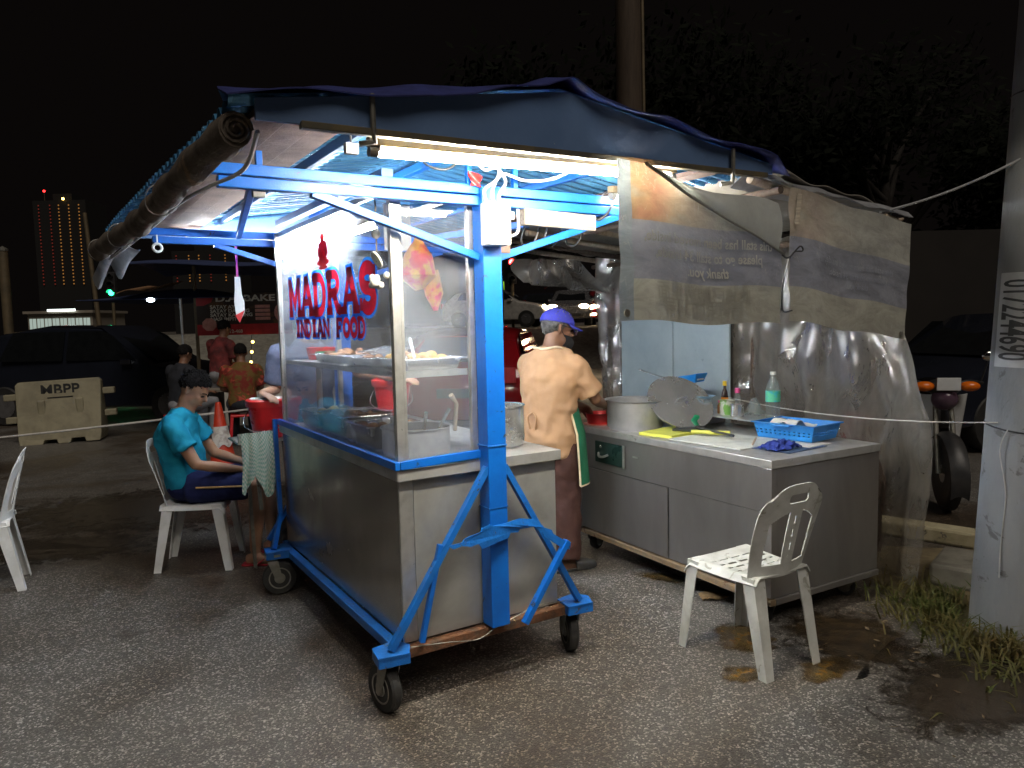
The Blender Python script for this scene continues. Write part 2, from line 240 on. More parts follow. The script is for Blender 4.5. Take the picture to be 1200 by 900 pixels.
def stain(name, c, c2, rough):
    """spill or dark patch on the asphalt: ragged outline with its own shape, fading out at the rim"""
    m, n, l = nt(name); o = n.new('ShaderNodeOutputMaterial'); p = n.new('ShaderNodeBsdfPrincipled'); tc = n.new('ShaderNodeTexCoord'); ob = tc.outputs['Object']
    mp = n.new('ShaderNodeMapping'); mp.inputs['Location'].default_value = (-1, -1, 0); mp.inputs['Scale'].default_value = (2, 2, 0); l.new(tc.outputs['Generated'], mp.inputs[0])
    ln = n.new('ShaderNodeVectorMath'); ln.operation = 'LENGTH'; l.new(mp.outputs[0], ln.inputs[0]); t = noise(n, l, ob, 9, 7, .7, None, .8)
    ad_ = n.new('ShaderNodeMath'); ad_.operation = 'MULTIPLY_ADD'; ad_.inputs[1].default_value = 1.3; l.new(t.outputs[0], ad_.inputs[0]); l.new(ln.outputs['Value'], ad_.inputs[2])
    r = ramp(n, [(.5, .92), (.68, 0.0)]); mr = n.new('ShaderNodeMapRange'); mr.inputs[2].default_value = 2; l.new(ad_.outputs[0], mr.inputs[0]); l.new(mr.outputs[0], r.inputs[0])
    t2 = noise(n, l, ob, 16, 6, .6); r2 = ramp(n, [(.4, c), (.6, c2)]); l.new(t2.outputs[0], r2.inputs[0]); l.new(r2.outputs[0], p.inputs['Base Color']); p.inputs['Roughness'].default_value = rough
    b = n.new('ShaderNodeBump'); b.inputs['Strength'].default_value = .25; b.inputs['Distance'].default_value = .01; t3 = noise(n, l, ob, 70, 4); l.new(t3.outputs[0], b.inputs['Height']); l.new(b.outputs[0], p.inputs['Normal'])
    tr = n.new('ShaderNodeBsdfTransparent'); ms = n.new('ShaderNodeMixShader'); l.new(r.outputs[0], ms.inputs[0]); l.new(tr.outputs[0], ms.inputs[1]); l.new(p.outputs[0], ms.inputs[2]); l.new(ms.outputs[0], o.inputs[0])
stain('dark_ground', (.035, .026, .018), (.055, .042, .03), .26); stain('oil_stain', (.16, .095, .025), (.05, .035, .02), .2); stain('wet_asphalt', (.02, .016, .012), (.06, .04, .02), .14)
def towel_mat():
    m, n, l = nt('towel_check'); o = n.new('ShaderNodeOutputMaterial'); p = n.new('ShaderNodeBsdfPrincipled'); tc = n.new('ShaderNodeTexCoord')
    c = n.new('ShaderNodeTexChecker'); c.inputs['Scale'].default_value = 26; c.inputs[1].default_value = (.3, .5, .42, 1); c.inputs[2].default_value = (.66, .68, .62, 1); l.new(tc.outputs['UV'], c.inputs[0])
    l.new(c.outputs[0], p.inputs['Base Color']); p.inputs['Roughness'].default_value = .9; l.new(p.outputs[0], o.inputs[0])
towel_mat()

# ---------------------------------------------------------------- mesh helpers
class MB:
    def __init__(s): s.v = []; s.f = []; s.uv = None
    def add(s, vs, fs):
        k = len(s.v); s.v += [tuple(x) for x in vs]; s.f += [tuple(i + k for i in f) for f in fs]; return s
    def bx(s, x0, x1, y0, y1, z0, z1):
        return s.add([(x0, y0, z0), (x1, y0, z0), (x1, y1, z0), (x0, y1, z0), (x0, y0, z1), (x1, y0, z1), (x1, y1, z1), (x0, y1, z1)],
                     [(0, 3, 2, 1), (4, 5, 6, 7), (0, 1, 5, 4), (1, 2, 6, 5), (2, 3, 7, 6), (3, 0, 4, 7)])
    def bar(s, p, q, w, h=None, up=(0, 0, 1)):
        p, q = Vector(p), Vector(q); h = h or w; d = (q - p).normalized(); u = Vector(up)
        if abs(d.dot(u)) > .97: u = Vector((0, 1, 0))
        x = d.cross(u).normalized(); y = x.cross(d).normalized(); vs = []
        for c in (p, q):
            for a, b in ((-1, -1), (1, -1), (1, 1), (-1, 1)): vs.append(c + x * a * w / 2 + y * b * h / 2)
        return s.add(vs, [(0, 1, 2, 3), (7, 6, 5, 4), (0, 4, 5, 1), (1, 5, 6, 2), (2, 6, 7, 3), (3, 7, 4, 0)])
    def tube(s, pts, r, n=8, r2=None, ref=None, caps=True):
        """loft along points; r number or list (or list of (rx, ry)); ref fixes the cross-section's x axis"""
        pts = [Vector(p) for p in pts]; k = len(pts); rs = r if isinstance(r, (list, tuple)) else [r] * k; vs = []; px = None
        for i, p in enumerate(pts):
            d = (pts[min(i + 1, k - 1)] - pts[max(i - 1, 0)]).normalized()
            u = Vector(ref) if ref is not None else (px if px is not None else (Vector((0, 0, 1)) if abs(d.z) < .9 else Vector((1, 0, 0))))
            x = (u - d * u.dot(d)); x = x.normalized() if x.length > 1e-6 else d.orthogonal().normalized()
            px = x; y = d.cross(x); rr = rs[i]; ra, rb = rr if isinstance(rr, (tuple, list)) else (rr, rr)
            for j in range(n):
                a = 2 * math.pi * j / n; vs.append(p + x * math.cos(a) * ra + y * math.sin(a) * rb)
        fs = [(i * n + j, i * n + (j + 1) % n, (i + 1) * n + (j + 1) % n, (i + 1) * n + j) for i in range(k - 1) for j in range(n)]
        if caps: fs += [tuple(range(n - 1, -1, -1)), tuple(range((k - 1) * n, k * n))]
        return s.add(vs, fs)
    def lathe(s, prof, n=24, c=(0, 0, 0), ax=None):
        c = Vector(c); M = ax or Matrix.Identity(3); vs = []; fs = []; k = len(prof)
        for (r, z) in prof:
            for j in range(n):
                a = 2 * math.pi * j / n; vs.append(c + M @ Vector((r * math.cos(a), r * math.sin(a), z)))
        fs = [(i * n + j, i * n + (j + 1) % n, (i + 1) * n + (j + 1) % n, (i + 1) * n + j) for i in range(k - 1) for j in range(n)]
        if prof[0][0] > 1e-5: fs.append(tuple(range(n - 1, -1, -1)))
        if prof[-1][0] > 1e-5: fs.append(tuple(range((k - 1) * n, k * n)))
        return s.add(vs, fs)
    def ell(s, c, r, n=14, m=9, M=None):
        c = Vector(c); M = M or Matrix.Identity(3); r = r if isinstance(r, (tuple, list)) else (r, r, r); vs = [c + M @ Vector((0, 0, -r[2]))]
        for i in range(1, m):
            t = math.pi * i / m
            for j in range(n):
                a = 2 * math.pi * j / n; vs.append(c + M @ Vector((r[0] * math.sin(t) * math.cos(a), r[1] * math.sin(t) * math.sin(a), -r[2] * math.cos(t))))
        vs.append(c + M @ Vector((0, 0, r[2]))); L = len(vs) - 1; fs = []
        for j in range(n):
            fs.append((0, 1 + (j + 1) % n, 1 + j)); fs.append((L, L - n + j, L - n + (j + 1) % n))
        for i in range(m - 2):
            for j in range(n): fs.append((1 + i * n + j, 1 + i * n + (j + 1) % n, 1 + (i + 1) * n + (j + 1) % n, 1 + (i + 1) * n + j))
        return s.add(vs, fs)
    def prism(s, poly, fn, t0, t1):
        """2-D outline mapped to 3-D by fn(u, v, t), extruded from t0 to t1"""
        k = len(poly); vs = [fn(u, v, t0) for u, v in poly] + [fn(u, v, t1) for u, v in poly]
        fs = [tuple(range(k - 1, -1, -1)), tuple(range(k, 2 * k))] + [(i, (i + 1) % k, k + (i + 1) % k, k + i) for i in range(k)]
        return s.add(vs, fs)
    def sheet(s, fn, nu, nv, th=0, keep=None):
        """grid surface fn(u, v) -> point, u and v in 0..1; th gives it thickness; keep(u, v) cuts holes"""
        P = [[Vector(fn(i / nu, j / nv)) for j in range(nv + 1)] for i in range(nu + 1)]; N = nv + 1
        fs = [(i * N + j, (i + 1) * N + j, (i + 1) * N + j + 1, i * N + j + 1) for i in range(nu) for j in range(nv) if keep is None or keep((i + .5) / nu, (j + .5) / nv)]
        vs = [p for row in P for p in row]
        if not th:
            k = len(s.v); s.add(vs, fs)
            if s.uv is None: s.uv = {}
            for i in range(nu + 1):
                for j in range(nv + 1): s.uv[k + i * N + j] = (i / nu, j / nv)
            return s
        nr = []
        for i in range(nu + 1):
            for j in range(nv + 1):
                a = P[min(i + 1, nu)][j] - P[max(i - 1, 0)][j]; b = P[i][min(j + 1, nv)] - P[i][max(j - 1, 0)]; c = a.cross(b)
                nr.append(c.normalized() if c.length > 1e-9 else Vector((0, 0, 1)))
        K = len(vs); v2 = [p - q * th for p, q in zip(vs, nr)]; ed = {}
        for f in fs:
            for a, b in zip(f, f[1:] + f[:1]): ed[(a, b)] = 1
        side = [(b, a, a + K, b + K) for (a, b) in ed if (b, a) not in ed]
        k = len(s.v); s.add(vs + v2, fs + [tuple(i + K for i in reversed(f)) for f in fs] + side)
        if s.uv is None: s.uv = {}
        for i in range(nu + 1):
            for j in range(nv + 1): s.uv[k + i * N + j] = s.uv[k + K + i * N + j] = (i / nu, j / nv)
        return s
    def mesh(s, name, m, smooth=None):
        me = bpy.data.meshes.new(name); me.from_pydata(s.v, [], s.f); me.update()
        if s.uv:
            L = me.uv_layers.new(name='uv').data
            for lp in me.loops: L[lp.index].uv = s.uv.get(lp.vertex_index, (0, 0))
        if smooth:
            me.polygons.foreach_set('use_smooth', [True] * len(me.polygons)); me.set_sharp_from_angle(angle=R(smooth))
        me.materials.append(MATS[m]); return me
    def build(s, name, m, parent=None, smooth=None, bevel=0, remesh=0, sm=0, disp=0):
        o = bpy.data.objects.new(name, s.mesh(name, m, smooth)); col.objects.link(o)
        if parent is not None: o.parent = parent
        if bevel:
            b = o.modifiers.new('bevel', 'BEVEL'); b.width = bevel; b.segments = 2; b.limit_method = 'ANGLE'
        if remesh:
            r = o.modifiers.new('remesh', 'REMESH'); r.mode = 'VOXEL'; r.voxel_size = remesh; r.use_smooth_shade = True
            if sm: q = o.modifiers.new('smooth', 'SMOOTH'); q.factor = .5; q.iterations = sm
            if disp:
                t = bpy.data.textures.new(name + '_folds', 'CLOUDS'); t.noise_scale = .09; t.noise_depth = 1
                d = o.modifiers.new('folds', 'DISPLACE'); d.texture = t; d.strength = disp; d.mid_level = .5
        return o
def tag(o, label=None, cat=None, group=None, kind=None):
    for k, x in (('label', label), ('category', cat), ('group', group), ('kind', kind)):
        if x: o[k] = x
    return o
def thing(name, label, cat, loc=(0, 0, 0), rz=0, group=None):
    o = bpy.data.objects.new(name, None); col.objects.link(o); o.location = loc; o.rotation_euler = (0, 0, rz); o.empty_display_size = .1
    return tag(o, label, cat, group)
KIDS = {}
def children(o): return [c for c in col.objects if c.parent == o]
def copy_tree(o, parent=None):
    c = o.copy(); col.objects.link(c); c.parent = parent
    for ch in children(o): copy_tree(ch, c)
    return c
def text_mesh(txt, size, bold=0, extrude=.0008, align='CENTER', shear=0, sx=1):
    cu = bpy.data.curves.new('lettering', 'FONT'); cu.body = txt; cu.size = size; cu.align_x = align; cu.offset = bold; cu.extrude = extrude; cu.shear = shear; cu.resolution_u = 3
    o = bpy.data.objects.new('lettering', cu); col.objects.link(o); dg = bpy.context.evaluated_depsgraph_get()
    me = bpy.data.meshes.new_from_object(o.evaluated_get(dg)); bpy.data.objects.remove(o)
    if sx != 1:
        for v in me.vertices: v.co.x *= sx
    return me
def text_obj(name, txt, size, m, M, parent=None, mirror=False, warp=None, **k):
    """flat lettering; M maps text space (x right, y up, z towards reader)"""
    if warp: k['extrude'] = 0
    me = text_mesh(txt, size, **k)
    if warp:      # fine triangles so that flat letters follow a curved surface
        q = bmesh.new(); q.from_mesh(me); bmesh.ops.triangulate(q, faces=q.faces)
        for _ in range(3): bmesh.ops.subdivide_edges(q, edges=[e for e in q.edges if e.calc_length() > size * .18], cuts=1)
        bmesh.ops.triangulate(q, faces=q.faces); q.to_mesh(me); q.free()
    for v in me.vertices:
        if mirror: v.co.x = -v.co.x
        v.co = M @ v.co if warp is None else Vector(warp(v.co.x, v.co.y, v.co.z))
    if mirror: me.flip_normals()
    me.materials.clear(); me.materials.append(MATS[m]); o = bpy.data.objects.new(name, me); col.objects.link(o)
    if parent is not None: o.parent = parent
    return o
def frame(o, x, y):
    x = Vector(x).normalized(); y = Vector(y); y = (y - x * y.dot(x)).normalized(); z = x.cross(y); o = Vector(o)
    return Matrix(((x.x, y.x, z.x, o.x), (x.y, y.y, z.y, o.y), (x.z, y.z, z.z, o.z), (0, 0, 0, 1)))
def nz(x, y, z=0): return mnoise.noise(Vector((x, y, z)))
def bez(p0, p1, p2, p3, n=12):
    p0, p1, p2, p3 = map(Vector, (p0, p1, p2, p3)); out = []
    for i in range(n + 1):
        t = i / n; out.append(p0 * (1 - t) ** 3 + p1 * 3 * t * (1 - t) ** 2 + p2 * 3 * t * t * (1 - t) + p3 * t ** 3)
    return out
def sag(p, q, d, n=14):
    p, q = Vector(p), Vector(q); return [p.lerp(q, i / n) - Vector((0, 0, d * 4 * (i / n) * (1 - i / n))) for i in range(n + 1)]
def smooth_path(pts, k=5):
    P = [Vector(p) for p in pts]; out = []
    for i in range(len(P) - 1):
        a, b, c, d = P[max(i - 1, 0)], P[i], P[i + 1], P[min(i + 2, len(P) - 1)]
        for j in range(k):
            t = j / k; out.append(.5 * ((2 * b) + (c - a) * t + (2 * a - 5 * b + 4 * c - d) * t * t + (3 * b - a - 3 * c + d) * t ** 3))
    out.append(P[-1]); return out
# ================================================================ ground
g = MB().bx(-400, 400, -60, 700, -.3, 0).build('ground', 'asphalt'); tag(g, kind='structure')
# ================================================================ the cart: local a to the right along the short end, b back along the long side
TH = .5554; CX, CY = -.4616, 2.9318
def LW(a, b, z=0): return Vector((CX + a * math.cos(TH) - b * math.sin(TH), CY + a * math.sin(TH) + b * math.cos(TH), z))
def L2(dx, dy): return Vector((dx * math.cos(TH) - dy * math.sin(TH), dx * math.sin(TH) + dy * math.cos(TH), 0))
AW, BL = .766, 1.746; ZC, ZR = .972, 1.008; GA = .375; ZG = 2.1; PA = .405
cart = thing('food_cart', 'steel food cart with blue post and braces, glass case lettered in red, and gabled roof', 'food cart', (CX, CY, 0), TH)
def C(mb, name, m, bevel=0, smooth=None, parent=cart): return mb.build(name, m, parent, smooth, bevel)
# base rails and corner plates
C(MB().bx(-.03, .83, -.05, -.004, .212, .252), 'base_rail', 'rusty_rail', .003)
C(MB().bx(-.02, .8, 1.75, 1.796, .212, .252), 'base_rail', 'blue_chipped', .003)
C(MB().bx(-.048, -.004, 0, 1.748, .212, .252), 'base_rail', 'blue_chipped', .003)
C(MB().bx(.77, .812, 0, 1.748, .212, .252), 'base_rail', 'rusty_rail', .003)
for (x, y) in ((-.075, -.03), (.84, -.025), (-.1, 1.62), (.85, 1.7)):
    m = MB().prism([(-.075, -.06), (.05, -.075), (.085, .0), (.05, .07), (-.06, .05)], lambda u, v, t: (x + u, y + v, t), .254, .262)
    m.bar((x - .07, y - .055, .24), (x + .055, y - .07, .24), .006, .045); m.bar((x - .07, y - .055, .24), (x - .055, y + .05, .24), .006, .045)
    C(m, 'corner_plate', 'blue_chipped', .001)
def caster(x, y, ang, par, r=.098, top=.25):
    fk = MB().bx(-.045, .045, -.042, .042, top - .02, top - .006); fk.lathe([(.028, top - .05), (.03, top - .02)], 14)
    d = .035
    for s in (-1, 1): fk.prism([(-.03, top - .045), (.03, top - .045), (d + .018, r - .018), (d, r - .026), (d - .02, r - .012)], lambda u, v, t: (u, s * t, v), .03, .034)
    fo = fk.build('caster', 'fork_metal', par, 40); fo.location = (x, y, 0); fo.rotation_euler.z = ang
    M = Matrix.Rotation(R(90), 3, 'X'); c = (d, 0, r)
    MB().lathe([(r * .62, -.022), (r * .93, -.023), (r, -.014), (r, .014), (r * .93, .023), (r * .62, .022)], 30, c, M).build('tyre', 'rubber', fo, 35)
    MB().lathe([(.012, -.026), (.03, -.026), (.032, -.016), (r * .5, -.014), (r * .58, -.024), (r * .64, -.024), (r * .64, .024), (r * .58, .024), (r * .5, .014), (.032, .016), (.03, .026), (.012, .026)], 24, c, M).build('rim', 'fork_metal', fo, 35)
    return fo
caster(-.085, -.035, R(100), cart); caster(.84, -.0, R(70), cart); caster(-.13, 1.6, R(-12), cart); caster(.85, 1.68, R(30), cart)
# body
C(MB().bx(0, .002, .012, BL - .002, .256, ZC - .042), 'side_panel', 'steel_side')
C(MB().bx(-.002, .058, -.003, .01, .256, ZC - .042), 'corner_strip', 'aluminium', .002)
C(MB().bx(.061, AW - .002, .0, .006, .256, ZC - .042), 'end_panel', 'steel_end', .002)
C(MB().bx(AW - .006, AW, .008, BL, .256, ZC - .042), 'back_panel', 'steel_end')
C(MB().bx(.003, AW - .008, BL - .006, BL, .256, ZC - .042), 'end_panel', 'steel_end')
C(MB().bx(.003, AW - .008, .008, BL - .008, .258, .27), 'floor_panel', 'steel_end')
m = MB().sheet(lambda u, v: (-.012 + u * (AW + .022), -.02 + v * (BL + .03), ZC), 8, 8, .004)
for (x0, x1, y0, y1) in ((-.014, AW + .014, -.024, -.019), (-.014, AW + .014, BL + .008, BL + .012), (-.016, -.013, -.019, BL + .008), (AW + .012, AW + .016, -.019, BL + .008)): m.bx(x0, x1, y0, y1, ZC - .044, ZC + .001)
C(m, 'countertop', 'steel_top', .0015)
# blue rail trim round the glass
C(MB().bx(-.026, -.004, -.03, BL + .01, ZC + .003, ZR), 'rail_trim', 'blue_paint', .002)
C(MB().bar((-.003, -.022, ZC + .02), (PA - .045, -.022, ZC + .03), .022, .034), 'rail_trim', 'blue_paint', .002)
# posts and roof beams
for (y0, y1) in ((-.095, -.012), (1.75, 1.83)):
    C(MB().bx(PA - .044, PA + .044, y0, y1, .262, 2.1), 'post', 'blue_paint', .004)
C(MB().bx(PA - .047, PA + .047, -.098, -.009, 1.035, 1.043), 'weld_band', 'blue_chipped', .002); C(MB().bx(PA - .046, PA + .046, -.097, -.01, .775, .779), 'weld_band', 'blue_chipped')
for yb in (-.053, 1.79):
    C(MB().bar((-.66, yb, 2.09), (1.4, yb, 2.09), .04, .038), 'roof_beam', 'blue_paint', .003); C(MB().bar((-.64, yb, 2.046), (1.38, yb, 2.046), .04, .038), 'roof_beam', 'blue_paint', .003)
    s = 1 if yb < 0 else 0
    C(MB().bar((PA - .046, yb, 1.82), (-.32, yb, 2.03), .03, .034, (0, 1, 0)), 'roof_brace', 'blue_paint', .002)
    C(MB().bar((PA + .046, yb, 1.82), (1.12, yb, 2.03), .03, .034, (0, 1, 0)), 'roof_brace', 'blue_paint', .002)
C(MB().bx(PA + .047, PA + .1, -.075, -.03, 1.838, 1.87), 'tape_wrap', 'wood_plank', .003)
for a in (PA - .08, PA + .14, -.5): C(MB().bar((a, -.053, 2.11), (a, -.053, 2.25), .022), 'roof_stub', 'blue_paint', .002)
# lower braces, torn cross strip
def bars(name, p, q, w=.026, h=.03, m='blue_paint'): return C(MB().bar(p, q, w, h, (0, 1, 0)), name, m, .0015)
bars('lower_brace', (PA - .04, -.075, .95), (-.085, -.06, .27), m='blue_chipped'); bars('lower_brace', (PA + .04, -.075, .95), (.845, -.055, .27), m='blue_chipped')
bars('lower_brace', (PA - .04, 1.81, .95), (-.1, 1.8, .27)); bars('lower_brace', (.14, -.07, .66), (.05, -.06, .27), .02, .022)
bars('side_stay', (-.03, 1.8, ZR - .005), (-.035, 1.75, .42), .024, .03); bars('side_stay', (-.035, 1.75, .43), (-.12, 1.6, .265), .024, .03)
jag = [(.14, .672), (.2, .676), (.215, .69), (.29, .7), (.3, .715), (.34, .722), (.36, .712), (.42, .71), (.5, .718), (.57, .704), (.6, .685), (.62, .66), (.655, .645), (.665, .625), (.745, .57),
       (.74, .545), (.7, .56), (.66, .59), (.648, .6), (.62, .62), (.612, .64), (.585, .655), (.57, .67), (.5, .672), (.49, .66), (.45, .665), (.44, .645), (.38, .64), (.3, .628), (.28, .655), (.24, .65), (.2, .662), (.16, .655)]
C(MB().prism(jag, lambda u, v, t: (u, t - .02 * math.sin(u * 9), v), -.128, -.123), 'torn_strip', 'blue_chipped')
bars('bent_bar', (.735, -.125, .585), (.5, -.13, .265), .024, .03); C(MB().tube(smooth_path([(.0, -.06, .262), (.16, -.07, .245), (.3, -.075, .225), (.4, -.08, .26), (.6, -.075, .3), (.76, -.06, .285)]), .0022, 6), 'loose_wire', 'fork_metal')
# glass case
def upr(a, b, w, d, m='aluminium', z0=ZC + .002, z1=ZG): return C(MB().bx(a, a + w, b, b + d, z0, z1), 'frame_upright', m, .002)
upr(.0, .0, .034, .03); upr(.036, .006, .014, .02); upr(GA - .03, .004, .026, .026); upr(.0, BL - .05, .026, .03); upr(GA - .03, BL - .05, .026, .03)
for z0, z1 in ((ZC + .002, ZC + .02), (ZG - .026, ZG - .001)):
    C(MB().bx(.006, .026, .031, BL - .051, z0, z1), 'frame_rail', 'aluminium', .002); C(MB().bx(.051, GA - .031, .007, .025, z0, z1), 'frame_rail', 'aluminium', .002)
C(MB().bx(GA - .026, GA - .006, .031, BL - .051, ZG - .026, ZG - .001), 'frame_rail', 'aluminium', .002); C(MB().bx(.027, GA - .031, BL - .045, BL - .025, ZG - .026, ZG - .001), 'frame_rail', 'aluminium', .002)
C(MB().bx(.012, .016, .032, BL - .052, ZC + .021, ZG - .027), 'glass_pane', 'pane'); C(MB().bx(.052, GA - .032, .014, .018, ZC + .021, ZG - .027), 'glass_pane', 'pane')
C(MB().bx(.027, GA - .032, BL - .037, BL - .033, ZC + .4, ZG - .027), 'glass_pane', 'pane')
sh = C(MB().bx(.03, GA - .034, .034, BL - .054, 1.352, 1.358), 'shelf', 'steel_top'); MB().bx(.0275, .0295, .034, BL - .054, 1.338, 1.362).build('shelf_lip', 'aluminium', sh); MB().bx(.054, GA - .034, .0285, .033, 1.335, 1.362).build('shelf_lip', 'aluminium', sh)
C(MB().bx(.2, .23, BL - .08, BL - .055, ZC + .003, 1.35), 'shelf_support', 'aluminium', .002)
# ---- lettering on the long pane (western slab letters, red with a blue outline)
def arc(cx, cy, rx_, ry_, a0, a1, n=9): return [(cx + rx_ * math.cos(R(a0 + (a1 - a0) * i / n)), cy + ry_ * math.sin(R(a0 + (a1 - a0) * i / n))) for i in range(n + 1)]
GL = {  # strokes: (polyline, width)
 'M': [([(.14, 0), (.14, 1)], .17), ([(.86, 0), (.86, 1)], .17), ([(.16, .98), (.5, .3), (.84, .98)], .14), ([(0, .06), (.3, .06)], .12), ([(.7, .06), (1, .06)], .12), ([(.0, .94), (.2, .94)], .12), ([(.8, .94), (1, .94)], .12)],
 'A': [([(.12, .02), (.5, .98)], .13), ([(.88, .02), (.5, .98)], .2), ([(.26, .34), (.74, .34)], .12), ([(-.02, .06), (.3, .06)], .12), ([(.66, .06), (1.04, .06)], .12), ([(.34, .95), (.62, .95)], .1)],
 'D': [([(.2, .02), (.2, .98)], .2), ([(.1, .94), (.45, .94)] + arc(.45, .5, .38, .44, 90, -90) + [(.1, .06)], .16), ([(0, .06), (.3, .06)], .12), ([(0, .94), (.3, .94)], .12)],
 'R': [([(.2, .02), (.2, .98)], .2), ([(.1, .94), (.5, .94)] + arc(.5, .72, .27, .22, 90, -90) + [(.2, .5)], .15), ([(.48, .5), (.72, .12), (.9, .06)], .18), ([(0, .06), (.38, .06)], .12), ([(0, .94), (.3, .94)], .12), ([(.76, .06), (1.02, .06)], .12)],
 'S': [(arc(.5, .72, .3, .22, 20, 270, 14) + arc(.5, .28, .3, .22, 90, -160, 14)[1:], .2), ([(.86, .7), (.86, .98)], .1), ([(.14, .02), (.14, .3)], .1)],
 'I': [([(.5, .02), (.5, .98)], .3), ([(.2, .06), (.8, .06)], .12), ([(.2, .94), (.8, .94)], .12)],
 'N': [([(.16, .02), (.16, .98)], .16), ([(.86, .02), (.86, .98)], .16), ([(.14, .96), (.88, .04)], .17), ([(0, .06), (.34, .06)], .12), ([(-.02, .94), (.2, .94)], .12), ([(.68, .94), (1.02, .94)], .12)],
 'F': [([(.24, .02), (.24, .98)], .22), ([(.1, .93), (.9, .93)], .14), ([(.2, .5), (.66, .5)], .13), ([(.04, .06), (.46, .06)], .12), ([(.88, .7), (.88, .99)], .1), ([(.66, .36), (.66, .64)], .09)],
 'O': [(arc(.5, .5, .36, .41, 0, 360, 24), .2)]}
def stroke_letter(ch, o, w, h, extra, layer, name, m, parent):
    """o: lower left corner (b, z) on the pane; text runs towards smaller b"""
    mb = MB(); q = 0
    for pts, wd in GL[ch]:
        P = [Vector((x * w, y * h)) for x, y in pts]; t = wd * 1.4 * (w * .55 + h * .45) / 2 + extra; closed = (P[0] - P[-1]).length < 1e-4; Lf = []; Rt = []
        if not closed and extra: d = (P[0] - P[1]).normalized(); P[0] = P[0] + d * extra; d = (P[-1] - P[-2]).normalized(); P[-1] = P[-1] + d * extra
        for i, p in enumerate(P):
            a = P[i - 1] if i else (P[-2] if closed else p); b = P[i + 1] if i + 1 < len(P) else (P[1] if closed else p)
            d1 = (p - a).normalized() if (p - a).length > 1e-7 else (b - p).normalized(); d2 = (b - p).normalized() if (b - p).length > 1e-7 else d1
            n1 = Vector((-d1.y, d1.x)); n2 = Vector((-d2.y, d2.x)); nn = (n1 + n2).normalized(); k = t / max(.5, nn.dot(n1)); Lf.append(p + nn * k); Rt.append(p - nn * k)
        dep = .0118 - layer * .0016 - q * .00012; q += 1
        k = len(P); pos = lambda p: (dep, o[0] - p.x, o[1] + p.y)
        if not extra: mb.add([pos(p) for p in Lf + Rt], [(i, k + i, k + i + 1, i + 1) for i in range(k - 1)]); continue
        g_ = (t - extra - .0015) / t      # outline: a band along both edges and round the ends of each stroke
        for E in (Lf, Rt): mb.add([pos(p) for p in E] + [pos(c_ + (p - c_) * g_) for p, c_ in zip(E, P)], [(i, k + i, k + i + 1, i + 1) for i in range(k - 1)])
        if not closed:
            for i, j in ((0, 1), (-1, -2)): d = (P[j] - P[i]).normalized() * (extra + .001); mb.add([pos(p) for p in (Lf[i], Rt[i], Rt[i] + d, Lf[i] + d)], [(0, 1, 2, 3)])
    return mb.build(name, m, parent)
def word(txt, b0, b1, z0, z1, gap=.14, ex=.011):
    n = len(txt); adv = (b0 - b1) / n; w = adv * (1 - gap)
    for i, ch in enumerate(txt):
        if ch == ' ': continue
        o = (b0 - i * adv - adv * gap / 2, z0); lo = stroke_letter(ch, o, w, z1 - z0, 0, 1, 'letter', 'letter_red', cart); stroke_letter(ch, o, w, z1 - z0, ex, 0, 'letter_outline', 'letter_blue', lo)
word('MADRAS', 1.5, .18, 1.612, 1.81, -.02, .014); word('INDIAN FOOD', 1.4, .33, 1.5, 1.588, -.02, .009)
em = MB()   # small red deity emblem: crown, head, body with four arms on a pedestal
for (y, z, ry, rz_) in ((0, .148, .018, .02), (0, .12, .03, .022), (.045, .118, .018, .014), (-.045, .118, .018, .014), (.0, .078, .046, .03), (.05, .085, .014, .024), (-.05, .085, .014, .024), (.012, .06, .014, .03), (0, .03, .055, .018), (.03, .045, .02, .012), (-.03, .045, .02, .012), (0, .006, .04, .01)):
    ry *= 1.7
    em.prism([(ry * math.cos(t * .449), rz_ * math.sin(t * .449)) for t in range(14)], lambda u, v, t: (t, .875 + y + u, 1.835 + z + v), .0098 + .0001 * len(em.v) % .001, .0112)
C(em, 'emblem', 'letter_red')
# ---- gabled roof: ridge over the posts
RA0, RA1, RF, RB = -.7, 1.53, -.62, 2.36
def roofz(a, b): s = abs(a - PA) / 1.1; return 2.375 - .165 * s + .01 * math.sin(b * 1.7 + a)
def eaveL(b): return RA0 - .13 * max(0, (b + .3)) / 2.6
for side in (0, 1):
    for k in range(4):
        b0 = RF + .03 + k * (RB - RF - .05) / 4; b1 = RF + .03 + (k + 1) * (RB - RF - .05) / 4 + (.03 if k < 3 else 0); lift = .004 * (k % 2)
        def fn(u, v):
            b = b0 + (b1 - b0) * v; e = eaveL(b) if side == 0 else RA1; a = PA + (e - PA) * u
            return (a, b, roofz(a, b) - .03 - .02 * max(0, b) / 2.4 * (side == 0) + lift + .015 * max(-.75, min(.75, 1.4 * math.sin(b * 2 * math.pi / .076))))
        C(MB().sheet(fn, 5, 84, .0015), 'roof_sheet', 'roof_sheet', smooth=60)
